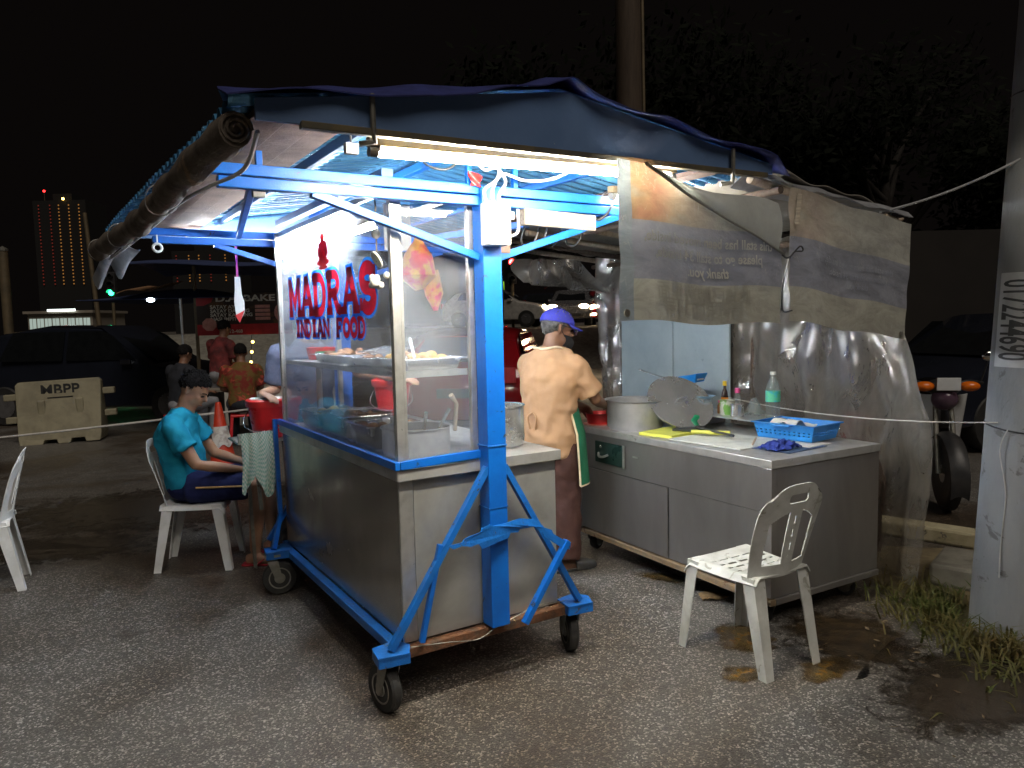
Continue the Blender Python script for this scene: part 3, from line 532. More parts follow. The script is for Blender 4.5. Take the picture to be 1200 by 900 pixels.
# fascia boards with folded lower edge
top = lambda a: roofz(a, RF) - .035
fa = [(a, top(a)) for a in (-.64, -.4, -.1, .15, PA, .65, .9, 1.2, 1.47)]
C(MB().prism(fa + [(1.47, 2.145), (PA, 2.125), (-.64, 2.115)], lambda u, v, t: (u, t, v), RF, RF + .012), 'fascia_board', 'fascia_paint', .002)
C(MB().bar((-.52, RF - .004, 2.113), (1.42, RF - .004, 2.136), .03, .02, (0, 0, 1)), 'fascia_trim', 'fascia_edge', .002)
C(MB().prism([(a, top(a) - .005) for a in (-.75, PA, 1.48)] + [(1.48, 2.14), (PA, 2.12), (-.75, 2.11)], lambda u, v, t: (u, t, v), RB - .04, RB - .028), 'fascia_board', 'fascia_paint')
for a in (-.31, 1.21): C(MB().tube([(a, RF - .018, top(a) - .0), (a, RF - .018, 2.13), (a + .01, RF - .005, 2.09), (a - .03, RF + .02, 2.085)], .009, 8), 'fascia_strap', 'fork_metal', smooth=40)
# purlins along the cart, eave beams, slanted struts, ridge
for a, m in ((-.58, 'wood_plank'), (-.47, 'wood_plank'), (-.36, 'wood_plank'), (1.3, 'wood_plank')):
    zz = roofz(a, 0) - .06; C(MB().bx(a - .05, a + .05, RF + .02, RB - .06, zz - .02, zz), 'roof_plank', m, .003)
C(MB().bar((PA, RF + .03, 2.3), (PA, RB - .05, 2.3), .035, .035), 'ridge_purlin', 'blue_paint', .003)
C(MB().bar((-.2, RF + .03, 2.22), (-.2, RB - .05, 2.22), .025, .04), 'roof_purlin', 'fascia_paint', .003); C(MB().bar((1.02, RF + .03, 2.24), (1.02, RB - .05, 2.24), .03, .035), 'roof_purlin', 'blue_paint', .003)
C(MB().bar((-.5, .04, 2.075), (-.2, 1.72, 2.075), .028, .035), 'roof_strut', 'blue_paint', .003); C(MB().bar((1.2, .04, 2.075), (.8, 1.72, 2.075), .028, .035), 'roof_strut', 'blue_paint', .003)
C(MB().bar((.04, .1, 2.16), (.04, 1.75, 2.16), .05, .035), 'lamp_bearer', 'fascia_paint', .003)
C(MB().bar((.58, -.05, 1.995), (.96, -.05, 1.985), .05, .07, (0, 0, 1)), 'wooden_box', 'wood_box', .004)
# ================================================================ lamps
def lamp(name, p, q, label, m, drop=.04):
    p, q = Vector(p), Vector(q); t = thing(name, label, 'lamp', p.lerp(q, .5), 0, 'fluorescent lamps'); c = p.lerp(q, .5); p2, q2 = p - c, q - c; d = (q2 - p2).normalized()
    MB().bar(p2 - d * .03 + Vector((0, 0, drop)), q2 + d * .03 + Vector((0, 0, drop)), .034, .03).build('batten', 'batten', t, None, .003)
    MB().tube([p2, q2], .014, 14).build('tube', m, t, 60)
    for e, s in ((p2, -1), (q2, 1)):
        MB().tube([e, e + d * s * .028], .0155, 14).build('end_cap', 'grey_plastic', t, 40); MB().bx(e.x - .012, e.x + .012, e.y - .012, e.y + .012, e.z, e.z + drop).build('holder', 'grey_plastic', t)
    return t
lamp('fluorescent_lamp', LW(-.27, RF + .055, 2.075), LW(.93, RF + .055, 2.1), 'long lit fluorescent tube under the front fascia board', 'tube_warm', .03)
lamp('fluorescent_lamp', LW(1.03, RF + .5, 2.1), LW(1.6, RF + .62, 2.12), 'lit tube behind the torn banner', 'tube_dim', .03)
lamp('fluorescent_lamp', LW(.12, .42, 2.0), LW(.12, 1.62, 2.0), 'lit tube above the glass case behind the red lettering', 'tube_cool', .03)
lamp('fluorescent_lamp', LW(-.42, 2.16, 2.09), LW(.5, 2.16, 2.085), 'lit tube at the far end of the cart roof', 'tube_far')
# ================================================================ tarpaulin on the roof, rolled awning on the eave
def tarp(u, v):
    a = -.72 + 2.25 * u; b = RF - .03 + (RB + .05 - RF) * v; a = max(a, eaveL(b) + .16 * min(1, v * 6) - .06) if u < .2 else a
    z = roofz(a, b) + .02 + .012 * nz(a * 5, b * 5) + .02 * max(0, nz(a * 3.1, b * 2.2, 4)); e = max(0, 1 - v / .05)
    z -= e * (.05 + .03 * nz(a * 4, 1.3, 2)); z -= max(0, u - .965) * 1.4
    if abs(a - .42) < .12: z += .03 * (1 - abs(a - .42) / .12) * max(0, 1 - v * 6)
    return LW(a, b - e * (.012 + .02 * nz(a * 6, 3)), z)
tag(MB().sheet(tarp, 110, 60, .004).build('tarpaulin', 'tarp_navy', None, 50), 'navy blue tarpaulin laid over the cart roof, edge folded over the fascia', 'tarpaulin')
ra = thing('rolled_awning', 'brown rolled-up canvas awning tied along the left eave of the cart roof', 'awning', LW(-.68, -.55, 0), TH)
pts = [(-.0 - .2 * t - .012 * math.sin(t * 9), 2.92 * t, 2.1 - .085 * t - .02 * math.sin(t * math.pi)) for t in [i / 26 for i in range(27)]]
rr = [(.05 + .013 * math.sin(i * 1.9) + .022 * nz(i * .5, 2), .046 + .016 * nz(i * .6, 7)) for i in range(27)]
MB().tube(pts, rr, 16).build('canvas_roll', 'canvas_roll', ra, 60)
sp_ = [((.046 - .0013 * i) * math.cos(i * .55), -.006, 2.1 + (.046 - .0013 * i) * math.sin(i * .55)) for i in range(32)]
MB().tube(sp_, .005, 6).build('roll_spiral', 'canvas_roll', ra)
MB().tube(smooth_path([(.06, 0, 2.1), (.075, .25, 2.045), (.02, .5, 2.03), (-.02, .9, 2.03), (-.05, 1.4, 2.01), (-.1, 2.1, 1.985), (-.15, 2.7, 1.965)]), .007, 6).build('edge_cord', 'cable_grey', ra)
for t in (.36, .7, .96):
    i = int(t * 26); c = Vector(pts[i]); MB().tube([c + Vector((math.cos(a) * .058, .03 * math.sin(a * 2), math.sin(a) * .058)) for a in [k * math.pi / 9 for k in range(19)]], .0022, 6, caps=False).build('tie_cord', 'cord', ra)
sc = MB().sheet(lambda u, v: LW(-.86 + .2 * u - .05 * v, 2.2 + .15 * v, 1.99 - v * (.12 + .06 * math.sin(u * 11)) - .02 * math.sin(u * 8) + .06 * u), 16, 8, .003)
tag(sc.build('torn_canvas', 'canvas_scrap', None, 50), 'torn grey canvas scrap dangling from the far end of the rolled awning', 'canvas')
for (a, b, z) in ((-.3, -.42, 2.13), (-.5, -.03, 2.04)):
    t = thing('hanging_clip', 'small dark clip hanging under the roof ' + ('just behind the fascia board' if b < -.2 else 'below the left beam end'), 'clip', LW(a, b, z), TH, 'hanging clips')
    MB().tube([(0, 0, .06), (0, 0, 0)], .004, 6).build('wire', 'cable_black', t); MB().bx(-.022, .022, -.012, .012, -.035, 0).build('clip_body', 'grey_plastic', t, None, .004)
tr = thing('ring_hook', 'white ring hook hanging below the far roof beam', 'hook', LW(-.62, 1.76, 2.0), TH)
MB().tube([(.022 * math.cos(k * math.pi / 8), 0, .022 * math.sin(k * math.pi / 8)) for k in range(17)], .007, 8, caps=False).build('ring', 'white_plastic', tr, 60); MB().tube([(0, 0, .02), (0, 0, .07)], .004, 6).build('stem', 'white_plastic', tr)
# ================================================================ wiring on the post
sw = thing('isolator_switch', 'white switch box fixed to the blue post below the roof beam', 'switch', LW(.4, -.1, 1.945), TH)
MB().bx(-.052, .052, -.07, 0, -.085, .085).build('box', 'switch_plastic', sw, None, .006); MB().bx(.052, .075, -.06, -.01, .02, .05).build('side_lug', 'switch_plastic', sw, None, .003)
MB().bar((-.022, -.073, .012), (.028, -.073, -.018), .008, .01, (0, 1, 0)).build('switch_lever', 'grey_plastic', sw, None, .001)
MB().lathe([(.026, 0), (.028, .004)], 18, (-.01, -.0705, .0), Matrix.Rotation(R(90), 3, 'X')).build('switch_dial', 'switch_plastic', sw, 40)
for z in (-.065, .07): MB().lathe([(.006, 0), (.006, .002)], 10, (0, -.07, z), Matrix.Rotation(R(90), 3, 'X')).build('screw', 'grey_plastic', sw)
WL = lambda pts: [LW(*p) for p in pts]
for k, (pp, lab) in enumerate((([(.37, -.12, 2.03), (.36, -.12, 2.08), (.42, -.12, 2.13), (.43, -.13, 2.2), (.4, -.2, 2.27)], 'grey cable rising from the switch box to the roof ridge'),
    ([(.4, -.12, 2.03), (.4, -.12, 2.09), (.45, -.12, 2.15), (.55, -.13, 2.13), (.66, -.2, 2.14), (.72, -.4, 2.2), (.75, -.55, 2.17)], 'grey cable looping right from the switch box to the tube lamp'),
    ([(.43, -.12, 2.03), (.43, -.12, 2.07), (.46, -.12, 2.12), (.42, -.12, 2.17), (.36, -.12, 2.16), (.3, -.14, 2.2)], 'grey cable bending left above the switch box'),
    ([(.455, -.13, 1.9), (.5, -.12, 1.91), (.53, -.1, 1.94), (.54, -.08, 2.02)], 'short grey cable from the switch box side to the wooden box'))):
    tag(MB().tube(smooth_path(WL(pp)), .0065, 8).build('cable', 'cable_grey', None, 60), lab, 'cable', 'grey cables at the switch box')
tag(MB().tube(smooth_path(WL([(1.02 + .05 * math.cos(t * .9), -.053 + .045 * math.sin(t * .9), 2.07 + .07 * math.sin(t * .9 + 1.2)) for t in range(22)])), .006, 7).build('cable_coil', 'cable_black', None, 60), 'black cable coiled around the right end of the roof beam', 'cable')
tag(MB().tube(smooth_path(WL([(.1, -.1, 2.17), (.14, -.1, 2.24), (.22, -.1, 2.25), (.25, -.1, 2.19), (.2, -.1, 2.15), (.12, -.1, 2.16), (.02, -.2, 2.19)])), .005, 7).build('cable_loop', 'cable_black', None, 60), 'black cable loop lying on the roof beam behind the tube lamp', 'cable')
for k in range(3):
    x = .62 + k * .12; lab = ('nearest the switch box', 'in the middle under the wooden box', 'nearest the right banner')[k]
    tag(MB().tube(smooth_path(WL([(x, -.02, 1.98), (x - .02, -.01, 1.9), (x + .03, 0, 1.87 + .01 * k), (x + .07, 0, 1.93), (x + .08, -.02, 1.99)])), .004, 6).build('wire_loop', 'cable_black', None, 60), 'thin dark wire loop hanging ' + lab, 'wire', 'wire loops under the wooden box')
tag(MB().sheet(lambda u, v: LW(PA - .09 + .05 * u, -.085 - .012 * math.sin(v * 5 + u * 3), 2.1 + .06 * v * (1 - .4 * u)), 8, 8, .006).build('rag', 'red_lid', None, 60), 'small red rag tucked behind the beam above the switch box', 'cloth')
# ================================================================ things hung on and in the case
t = thing('hanging_charm', 'string charm of dried lime and white shells hanging before the glass', 'charm', LW(-.035, .06, 1.78), TH)
MB().tube([(0, 0, .36), (.002, 0, .2), (0, 0, .02)], .0035, 6).build('string', 'string_brown', t)
MB().lathe([(.0, -.006), (.034, -.004), (.036, 0), (.034, .004), (0, .006)], 16, (0, 0, .03), Matrix.Rotation(R(60), 3, 'Y')).build('lime_slice', 'garlic', t, 50); MB().ell((0, 0, .13), (.018, .018, .02)).build('shell', 'garlic', t, 60)
m = MB()
for k in range(9): m.ell((random.uniform(-.03, .03), random.uniform(-.03, .03), -.045 + random.uniform(-.03, .02)), random.uniform(.012, .022), 8, 6)
m.build('shell_cluster', 'garlic', t, 60)
t = thing('food_bag', 'red and yellow plastic bag hanging inside the glass case', 'bag', LW(.22, .22, 1.72), TH)
m = MB(); m.tube([(0, 0, .23), (0, 0, .19), (0, 0, .13), (-.01, 0, .04), (0, 0, -.02)], [.006, .02, .06, .085, .02], 14, ref=(1, 0, 0)); o = m.build('bag', 'bag_red', t, 50)
MB().tube([(.05, .0, .06), (.07, 0, -.04), (.075, 0, -.11)], [.04, .04, .01], 12).build('bag_corner', 'bag_red', t, 50)
tag(MB().sheet(lambda u, v: LW(.12 + .12 * u, .35 + .02 * math.sin(u * 4), 1.88 + .2 * v), 6, 6, .002).build('paper_sheet', 'paper', None), 'white paper sheet hung at the top inside the glass case', 'paper')
t = thing('scraper', 'white scraper hanging on a pink strap left of the glass case', 'scraper', LW(-.17, 1.95, 1.66), TH)
MB().prism([(-.018, .2), (.016, .2), (.022, .1), (.036, .05), (.036, -.01), (.0, -.07), (-.022, -.03), (-.03, .05), (-.022, .12)], lambda u, v, q: (u * .9, q, v), -.006, .006).build('blade', 'white_plastic', t, None, .003)
MB().bx(-.006, .006, -.003, .003, .2, .42).build('strap', 'pink_strap', t); MB().prism([(-.026, -.03), (.03, -.0), (.0, -.075)], lambda u, v, q: (u, q, v), -.0075, .0075).build('red_tip', 'red_plastic', t)
# trays, pots and food in the case
def pan(name, label, a, b, z, w, d, h, m, food, rz=0, grp=None, fm=None):
    t = thing(name, label, 'tray', LW(a, b, z), TH + rz, grp); x, y = w / 2, d / 2
    mb = MB(); P = [(x * .88, y * .92, .001), (x, y, h), (x + .022, y + .022, h), (x + .022, y + .022, h - .004), (x * .98, y * .98, h - .006), (x * .86, y * .9, .004)]
    vs = []; fs = []
    for (p, q, zz) in P: vs += [(-p, -q, zz), (p, -q, zz), (p, q, zz), (-p, q, zz)]
    for i in range(5):
        for j in range(4): fs.append((i * 4 + j, i * 4 + (j + 1) % 4, i * 4 + 4 + (j + 1) % 4, i * 4 + 4 + j))
    fs += [(3, 2, 1, 0), (20, 21, 22, 23)]; mb.add(vs, fs).build('pan', m, t, None, .002)
    fd = MB(); r_ = random.Random(int(a * 100 + b * 10))
    for k in range(food): fd.ell((r_.uniform(-x, x) * .8, r_.uniform(-y, y) * .8, h * .75 + r_.uniform(0, .02)), (r_.uniform(.018, .035), r_.uniform(.018, .035), r_.uniform(.012, .022)), 8, 5)
    if food: fd.build('food', fm or 'food_brown', t, 60)
    return t
G = 'metal food trays in the glass case'
def skew(t, n, y0, sp):
    for k in range(n): MB().tube([(-.06, y0 + k * sp, .06), (.1, y0 + k * sp + .02, .085)], .003, 6).build('handle', 'pot_steel', t)
t = pan('food_tray', 'steel tray with yellow fritters and a spoon on the upper shelf', .2, .2, 1.36, .25, .3, .05, 'pot_steel', 14, 0, G, 'food_yellow')
MB().tube([(-.05, -.06, .05), (-.03, .03, .13)], [.006, .009], 8).build('spoon', 'white_plastic', t)
t = pan('food_tray', 'steel tray of skewers in the middle of the upper shelf', .2, .62, 1.36, .25, .42, .045, 'pot_steel', 10, 0, G); skew(t, 8, -.18, .05)
t = pan('food_tray', 'steel tray with dark fried food at the far end of the upper shelf', .2, 1.1, 1.36, .25, .38, .045, 'pot_steel', 16, 0, G)
tag(MB().lathe([(.0, 0), (.05, 0), (.06, .05), (.056, .05), (.045, .006), (0, .006)], 20, LW(.18, 1.42, 1.36)).build('bowl', 'green_plastic', None, 40), 'small green bowl at the far end of the upper shelf', 'bowl')
tag(MB().lathe([(.0, 0), (.07, 0), (.085, .07), (.08, .07), (.065, .006), (0, .006)], 20, LW(.2, 1.57, 1.36)).build('bowl', 'red_lid', None, 40), 'red bowl beside the far glass of the upper shelf', 'bowl')
pan('food_tray', 'deep steel tray with brown curry on the counter inside the case', .2, .62, ZC + .005, .26, .3, .11, 'pot_steel', 12, 0, G); pan('food_tray', 'shallow steel tray with fried fish on the counter behind the curry tray', .2, 1.02, ZC + .005, .26, .36, .12, 'pot_steel', 16, 0, G, 'food_brown')
pan('food_tray', 'steel tray nearest the far glass on the counter', .2, 1.42, ZC + .005, .26, .34, .1, 'pot_steel', 12, 0, G, 'food_yellow')
def pot(name, label, p, r, h, m, lip=.012, handles=True, fill=None, rz=0):
    t = thing(name, label, 'pot', p, rz); MB().lathe([(0, 0), (r * .94, 0), (r, .02), (r, h - .004), (r + lip, h), (r + lip, h + .004), (r - .003, h), (r - .003, .012), (0, .01)], 40).build('vessel', m, t, 40)
    if handles:
        for s in (-1, 1): MB().tube(smooth_path([(-.04, s * r, h * .75), (-.035, s * (r + .035), h * .8), (.035, s * (r + .035), h * .8), (.04, s * r, h * .75)]), .005, 8).build('handle', m, t, 60)
    if fill: MB().lathe([(0, h * .72), (r - .004, h * .72)], 30).build('contents', fill, t)
    return t
t = pot('curry_pot', 'wide dark steel pot with ladles inside the front of the glass case', LW(.2, .26, ZC + .005), .15, .125, 'pot_alu', .008, False, 'food_brown')
for (x, y, x2, y2) in ((-.05, -.04, -.1, -.09), (.04, -.06, .06, -.12), (.08, .02, .15, .0)): MB().tube([(x, y, .08), (x2, y2, .2)], [.005, .009], 8).build('ladle', 'pot_steel', t, 60)
tag(MB().tube([LW(.31, .1, ZC + .12), LW(.3, .06, ZC + .24), LW(.27, .05, ZC + .28)], [.008, .009, .012], 8).build('wooden_ladle', 'wood_raw', None, 60), 'wooden handled ladle leaning against the end glass', 'ladle')
pot('stock_pot', 'polished steel stock pot at the right end of the cart counter', LW(.62, .26, ZC + .005), .125, .185, 'pot_steel', .006, False, 'food_brown')
# buckets on the side tray, towel
st = thing('side_tray', 'small metal side tray at the left end of the cart holding a red bucket', 'tray', LW(-.02, 1.9, 0), TH)
MB().bx(-.22, .6, -.06, .24, .86, .872).build('tray_top', 'steel_top', st, None, .002); MB().bar((-.22, -.066, .895), (.0, -.066, .895), .008, .06).build('tray_rim', 'aluminium', st); MB().bar((-.12, -.04, .86), (-.1, -.04, .45), .02).build('tray_leg', 'fork_metal', st); MB().bar((-.12, .2, .86), (-.1, .2, .02), .02).build('tray_leg', 'fork_metal', st)
MB().bar((.56, .2, .86), (.56, .2, .02), .02).build('tray_leg', 'fork_metal', st)
def bucket(p, label, lid):
    t = thing('bucket', label, 'bucket', p, 0, 'red lidded buckets')
    MB().lathe([(0, 0), (.085, 0), (.115, .2), (.111, .2), (.082, .006), (0, .006)], 32).build('pail', 'red_plastic', t, 40)
    l = MB().lathe([(.125, .195), (.128, .2), (.128, .232), (.12, .24), (.1, .242)], 32).build('lid', 'red_lid', t, 40); MB().lathe([(0, .246), (.1, .246), (.104, .2425)], 32).build('lid_top', lid, l, 40)
    MB().tube(smooth_path([(-.115, 0, .17), (-.13, -.06, .1), (-.06, -.13, .06), (.06, -.13, .06), (.13, -.06, .1), (.115, 0, .17)]), .0035, 6).build('bail', 'pot_steel', t, 60)
    return t
bucket(LW(-.03, 1.97, .873), 'red bucket with white topped lid beside the checked towel', 'white_lid'); bucket(LW(.66, 1.62, ZC + .005), 'red lidded bucket on the counter seen through the glass', 'red_lid')
def tw(u, v): return LW(-.235 + .2 * u + .01 * math.sin(v * 4), 1.815 - .018 * math.sin(u * 22 + v) * (.3 + v) - .02 * v, .93 - (.3 + .06 * math.sin(u * 9 + 1) + .05 * u) * v)
tag(MB().sheet(tw, 30, 14, .004).build('towel', 'towel_check', None, 60), 'pale green checked towel draped over the tray rim', 'towel')
tag(MB().prism([(-.25, 0), (.16, 0), (.2, .1), (.16, .22), (.02, .28), (-.2, .2)], lambda u, v, q: LW(.1 + u * .6, 1.95 + q, .08 + v), -.12, .12).build('gas_bottle', 'black_plastic', None, None, .04), 'dark bundled bag under the left end of the cart', 'bag')
# ================================================================ steel cabinet of the second stall: local x right, y back
T2 = R(30); FX, FY = 1.25, 3.55
def KW(x, y, z=0): return Vector((FX + x * math.cos(T2) - y * math.sin(T2), FY + x * math.sin(T2) + y * math.cos(T2), z))
KX, KY, KZ = .84, 1.64, .855
cab = thing('steel_cabinet', 'low stainless steel work cabinet with sliding doors behind the empty chair', 'cabinet', (FX, FY, 0), T2)
def K(mb, name, m, bevel=0, smooth=None, parent=cab): return mb.build(name, m, parent, smooth, bevel)
K(MB().bx(-.006, KX + .006, -.006, KY + .006, KZ - .042, KZ), 'countertop', 'steel_top', .003)
K(MB().bx(.0, .01, .0, KY, .59, KZ - .044), 'apron_panel', 'steel_cab', .001); K(MB().bx(.002, KX, .0, .004, .166, KZ - .044), 'side_panel', 'steel_cab'); K(MB().bx(KX - .004, KX, .006, KY, .166, KZ - .044), 'back_panel', 'steel_cab'); K(MB().bx(.002, KX - .006, KY - .004, KY, .166, KZ - .044), 'side_panel', 'steel_cab')
for y in (.0, KY - .055): K(MB().bx(-.004, .03, y - .003, y + .052, .166, KZ - .045), 'corner_strip', 'steel_cab', .002)
K(MB().bx(-.002, .005, .745, KY - .06, .172, .585), 'sliding_door', 'steel_cab', .002); d = K(MB().bx(.007, .013, .054, .74, .172, .585), 'sliding_door', 'steel_cab', .002)
MB().bx(.0, .0065, .085, .1, .3, .4).build('door_pull', 'pot_steel', d, None, .002)
K(MB().bx(.014, .018, .05, KY - .06, .17, .59), 'inner_panel', 'pot_dark')
dr = K(MB().bx(-.012, -.0005, 1.13, 1.42, .64, .775), 'drawer', 'drawer_green', .003); MB().tube(smooth_path([(-.013, 1.38, .7), (-.034, 1.35, .685), (-.034, 1.31, .685), (-.013, 1.28, .7)]), .008, 8).build('drawer_handle', 'aluminium', dr, 60); MB().ell((-.014, 1.36, .745), (.004, .012, .012)).build('drawer_lock', 'pot_steel', dr, 60)
MB().bx(-.016, -.011, 1.115, 1.135, .635, .78).build('drawer_edge', 'aluminium', dr)
K(MB().bx(-.012, .025, -.01, KY + .01, .13, .162), 'base_rail', 'rusty_edge', .003); K(MB().bx(.027, KX, -.012, .02, .13, .162), 'base_rail', 'steel_cab', .003); K(MB().bx(.03, KX - .01, .03, KY - .01, .15, .16), 'floor_panel', 'pot_dark')
for (x, y, a) in ((.08, .09, 1), (KX - .09, .09, 2), (.08, KY - .07, .4), (KX - .09, KY - .08, 2)): caster(x, y, a, cab, .055, .145)
K(MB().bx(-.004, -.0008, 1.0, 1.05, .715, .727), 'name_plate', 'aluminium')
sh = thing('rear_shelf', 'low raised shelf along the back of the steel cabinet', 'shelf', (FX, FY, KZ), T2)
MB().bx(.55, KX, .55, KY, .075, .083).build('shelf_board', 'steel_top', sh, None, .002)
for y in (.56, 1.1, KY - .02): MB().bx(.56, KX - .01, y, y + .01, .001, .0745).build('shelf_leg', 'steel_cab', sh)
Z1 = KZ + .084
# ---- things on the cabinet
def kt(name, label, cat, x, y, z=KZ, rz=0, g=None): return thing(name, label, cat, KW(x, y, z), T2 + rz, g)
pt = pot('cooking_pot', 'large dull aluminium pot with wide rim on the cabinet', KW(.2, 1.27, KZ), .178, .185, 'pot_alu', .018, False, 'white_lid')
t = kt('washing_tub', 'small red tub under the worker\'s hands', 'tub', .14, 1.56); MB().lathe([(0, 0), (.085, 0), (.1, .075), (.106, .078), (.096, .075), (.08, .006), (0, .006)], 26).build('tub', 'red_lid', t, 40); MB().lathe([(.1, -.0), (.115, .002), (.115, .006), (.1, .006)], 26).build('tub_base', 'sign_pink', t)
t = kt('pot_lid', 'big steel lid leaning on its edge behind the aluminium pot', 'lid', .39, 1.06, KZ + .165, 0)
M = Matrix.Rotation(R(44), 3, 'X') @ Matrix.Rotation(R(-10), 3, 'Y'); MB().lathe([(0, .03), (.1, .026), (.2, .012), (.215, .012), (.215, .004), (.2, .004), (.1, .018), (0, .022)], 40, (0, 0, 0), M).build('dome', 'pot_steel', t, 40); MB().tube(smooth_path([M @ Vector(p) for p in ((-.04, 0, .03), (-.03, 0, .055), (.03, 0, .055), (.04, 0, .03))]), .006, 8).build('handle', 'pot_steel', t, 60)
def board(name, lab, x, y, w, d, m, z=KZ, rz=0, h=.008, cat='board'):
    return tag(MB().prism([(-w / 2, -d / 2), (w / 2, -d / 2), (w / 2, d / 2), (-w / 2, d / 2)], lambda u, v, t: KW(x + u * math.cos(rz) - v * math.sin(rz), y + u * math.sin(rz) + v * math.cos(rz), z + t), .002, h).build(name, m, None, None, .001), lab, cat)
board('cutting_board', 'yellow cutting board beside the aluminium pot', .2, .93, .32, .24, 'yellow_board', rz=.2, h=.02); board('cutting_board', 'worn white cutting board in the middle of the cabinet', .27, .55, .42, .5, 'white_board', rz=.1)
board('placemat', 'blue grey mat near the cabinet\'s front corner', .36, .2, .34, .24, 'slate_mat', rz=.1, h=.005, cat='mat'); board('paper_sheet', 'white paper on the blue grey mat under the basket', .5, .23, .2, .22, 'paper', rz=.1, h=.008, cat='paper')
board('griddle_pan', 'flat black griddle lying on the yellow board', .32, .9, .2, .15, 'black_plastic', KZ + .02, .5, .014, 'pan')
tag(MB().tube([KW(.3, .82, KZ + .045), KW(.28, .62, KZ + .04), KW(.27, .5, KZ + .035)], [.012, .006, .009], 8).build('knife', 'black_plastic', None), 'black handled knife resting on the cutting boards', 'knife'); tag(MB().tube([KW(.22, .78, KZ + .03), KW(.35, .6, KZ + .03)], .013, 8).build('cucumber', 'yellow_board', None, 60), 'yellow green vegetable on the white board', 'vegetable')
t = kt('basket', 'blue plastic basket with folded paper at the cabinet\'s right end', 'basket', .62, .36, KZ + .012, R(8))
def bk(u, v):
    k = u * 4; i = min(3, int(k)); f = k - i; c = [(-1, -1), (1, -1), (1, 1), (-1, 1), (-1, -1)]; x = c[i][0] * (1 - f) + c[i + 1][0] * f; y = c[i][1] * (1 - f) + c[i + 1][1] * f
    s = 1 + .12 * v; return (x * .125 * s, y * .165 * s, .085 * v)
MB().sheet(bk, 96, 10, .003, lambda u, v: not (.3 < v < .75 and int(u * 96) % 2 == 0 and int(v * 10) % 2 == 1)).build('wall', 'blue_plastic', t); MB().bx(-.124, .124, -.164, .164, 0, .004).build('base', 'blue_plastic', t)
m = MB()
for s in (-1, 1): m.bx(-.157, .157, s * .187 - .008, s * .187 + .008, .083, .09); m.bx(s * .145 - .008, s * .145 + .008, -.179, .179, .0835, .0895)
m.build('rim', 'blue_plastic', t, None, .002); MB().bx(-.18, -.155, -.06, .06, .078, .088).build('handle', 'blue_plastic', t, None, .004)
tag(MB().sheet(lambda u, v: KW(.54 + .18 * u, .3 + .18 * v, KZ + .09 + .02 * math.sin(u * 6) + .02 * nz(u * 3, v * 3)), 12, 12, .004).build('paper_napkins', 'paper', None), 'crumpled white paper lying in the blue basket', 'paper')
m = MB(); m.sheet(lambda u, v: KW(.17 + .2 * u + .03 * nz(u * 4, v * 4, 1), .12 + .12 * v + .03 * nz(u * 5, v * 5, 2), KZ + .012 + .035 * abs(nz(u * 7, v * 6, 5)) + .03 * max(0, math.sin(u * 3.1) * math.sin(v * 3.1))), 26, 20, .003)
tag(m.build('rag', 'navy_cloth', None, 60), 'crumpled dark blue rag on the cabinet\'s front corner', 'cloth')
def bottle(lab, x, y, z, prof, m, cap, capm, label=None, lm=None, fill=None):
    t = kt('bottle', lab, 'bottle', x, y, z); MB().lathe(prof, 22).build('bottle_body', m, t, 50); r, z0 = prof[-1][0], prof[-1][1]
    MB().lathe([(0, z0), (r + .003, z0), (r + .003, z0 + cap), (0, z0 + cap)], 16).build('cap', capm, t, 40)
    if label: MB().lathe([(label[0] + .0008, label[1]), (label[0] + .0008, label[2])], 22).build('label', lm, t, 40)
    return t
bottle('clear plastic water bottle with teal label at the back of the cabinet', .74, .63, Z1, [(0, 0), (.038, 0), (.042, .01), (.04, .06), (.042, .1), (.042, .17), (.036, .2), (.02, .235), (.014, .245), (.014, .262)], 'pet', .018, 'white_lid', (.0425, .1, .165), 'label_teal')
bottle('dark sauce bottle with yellow cap', .72, 1.0, Z1, [(0, 0), (.02, 0), (.022, .01), (.022, .1), (.018, .13), (.01, .155), (.01, .175)], 'sauce_dark', .03, 'cap_yellow', (.0225, .04, .1), 'label_orange')
bottle('small bottle with pink cap next to the dark sauce bottle', .76, .93, Z1, [(0, 0), (.022, 0), (.024, .01), (.024, .09), (.016, .115), (.014, .13)], 'pet', .03, 'cap_pink')
bottle('short brown bottle in front of the dark sauce bottle', .66, .98, Z1, [(0, 0), (.016, 0), (.018, .006), (.018, .05), (.01, .065), (.01, .07)], 'food_brown', .015, 'cap_pink')
for (x, y, r, h, m, lab) in ((.67, .93, .048, .09, 'tin_green', 'green printed tin behind the yellow board'), (.64, .82, .042, .075, 'pot_steel', 'plain steel tin right of the green tin'), (.58, 1.12, .04, .085, 'pot_alu', 'grey tin left of the green tin'), (.68, 1.24, .055, .11, 'tumbler', 'steel canister below the upper blue box'), (.68, 1.36, .06, .1, 'pot_alu', 'dented aluminium canister behind the leaning lid')):
    tag(MB().lathe([(0, 0), (r, 0), (r, .004), (r - .002, .006), (r - .002, h - .006), (r, h - .004), (r, h), (0, h - .003)], 26, KW(x, y, Z1 if x > .55 else KZ)).build('tin', m, None, 40), lab, 'tin', 'tins on the cabinet')
t = pot('steel_saucepan', 'steel saucepan at the back under the stacked blue boxes', KW(.7, 1.38, Z1 + .105), .1, .06, 'pot_steel', .006, True)
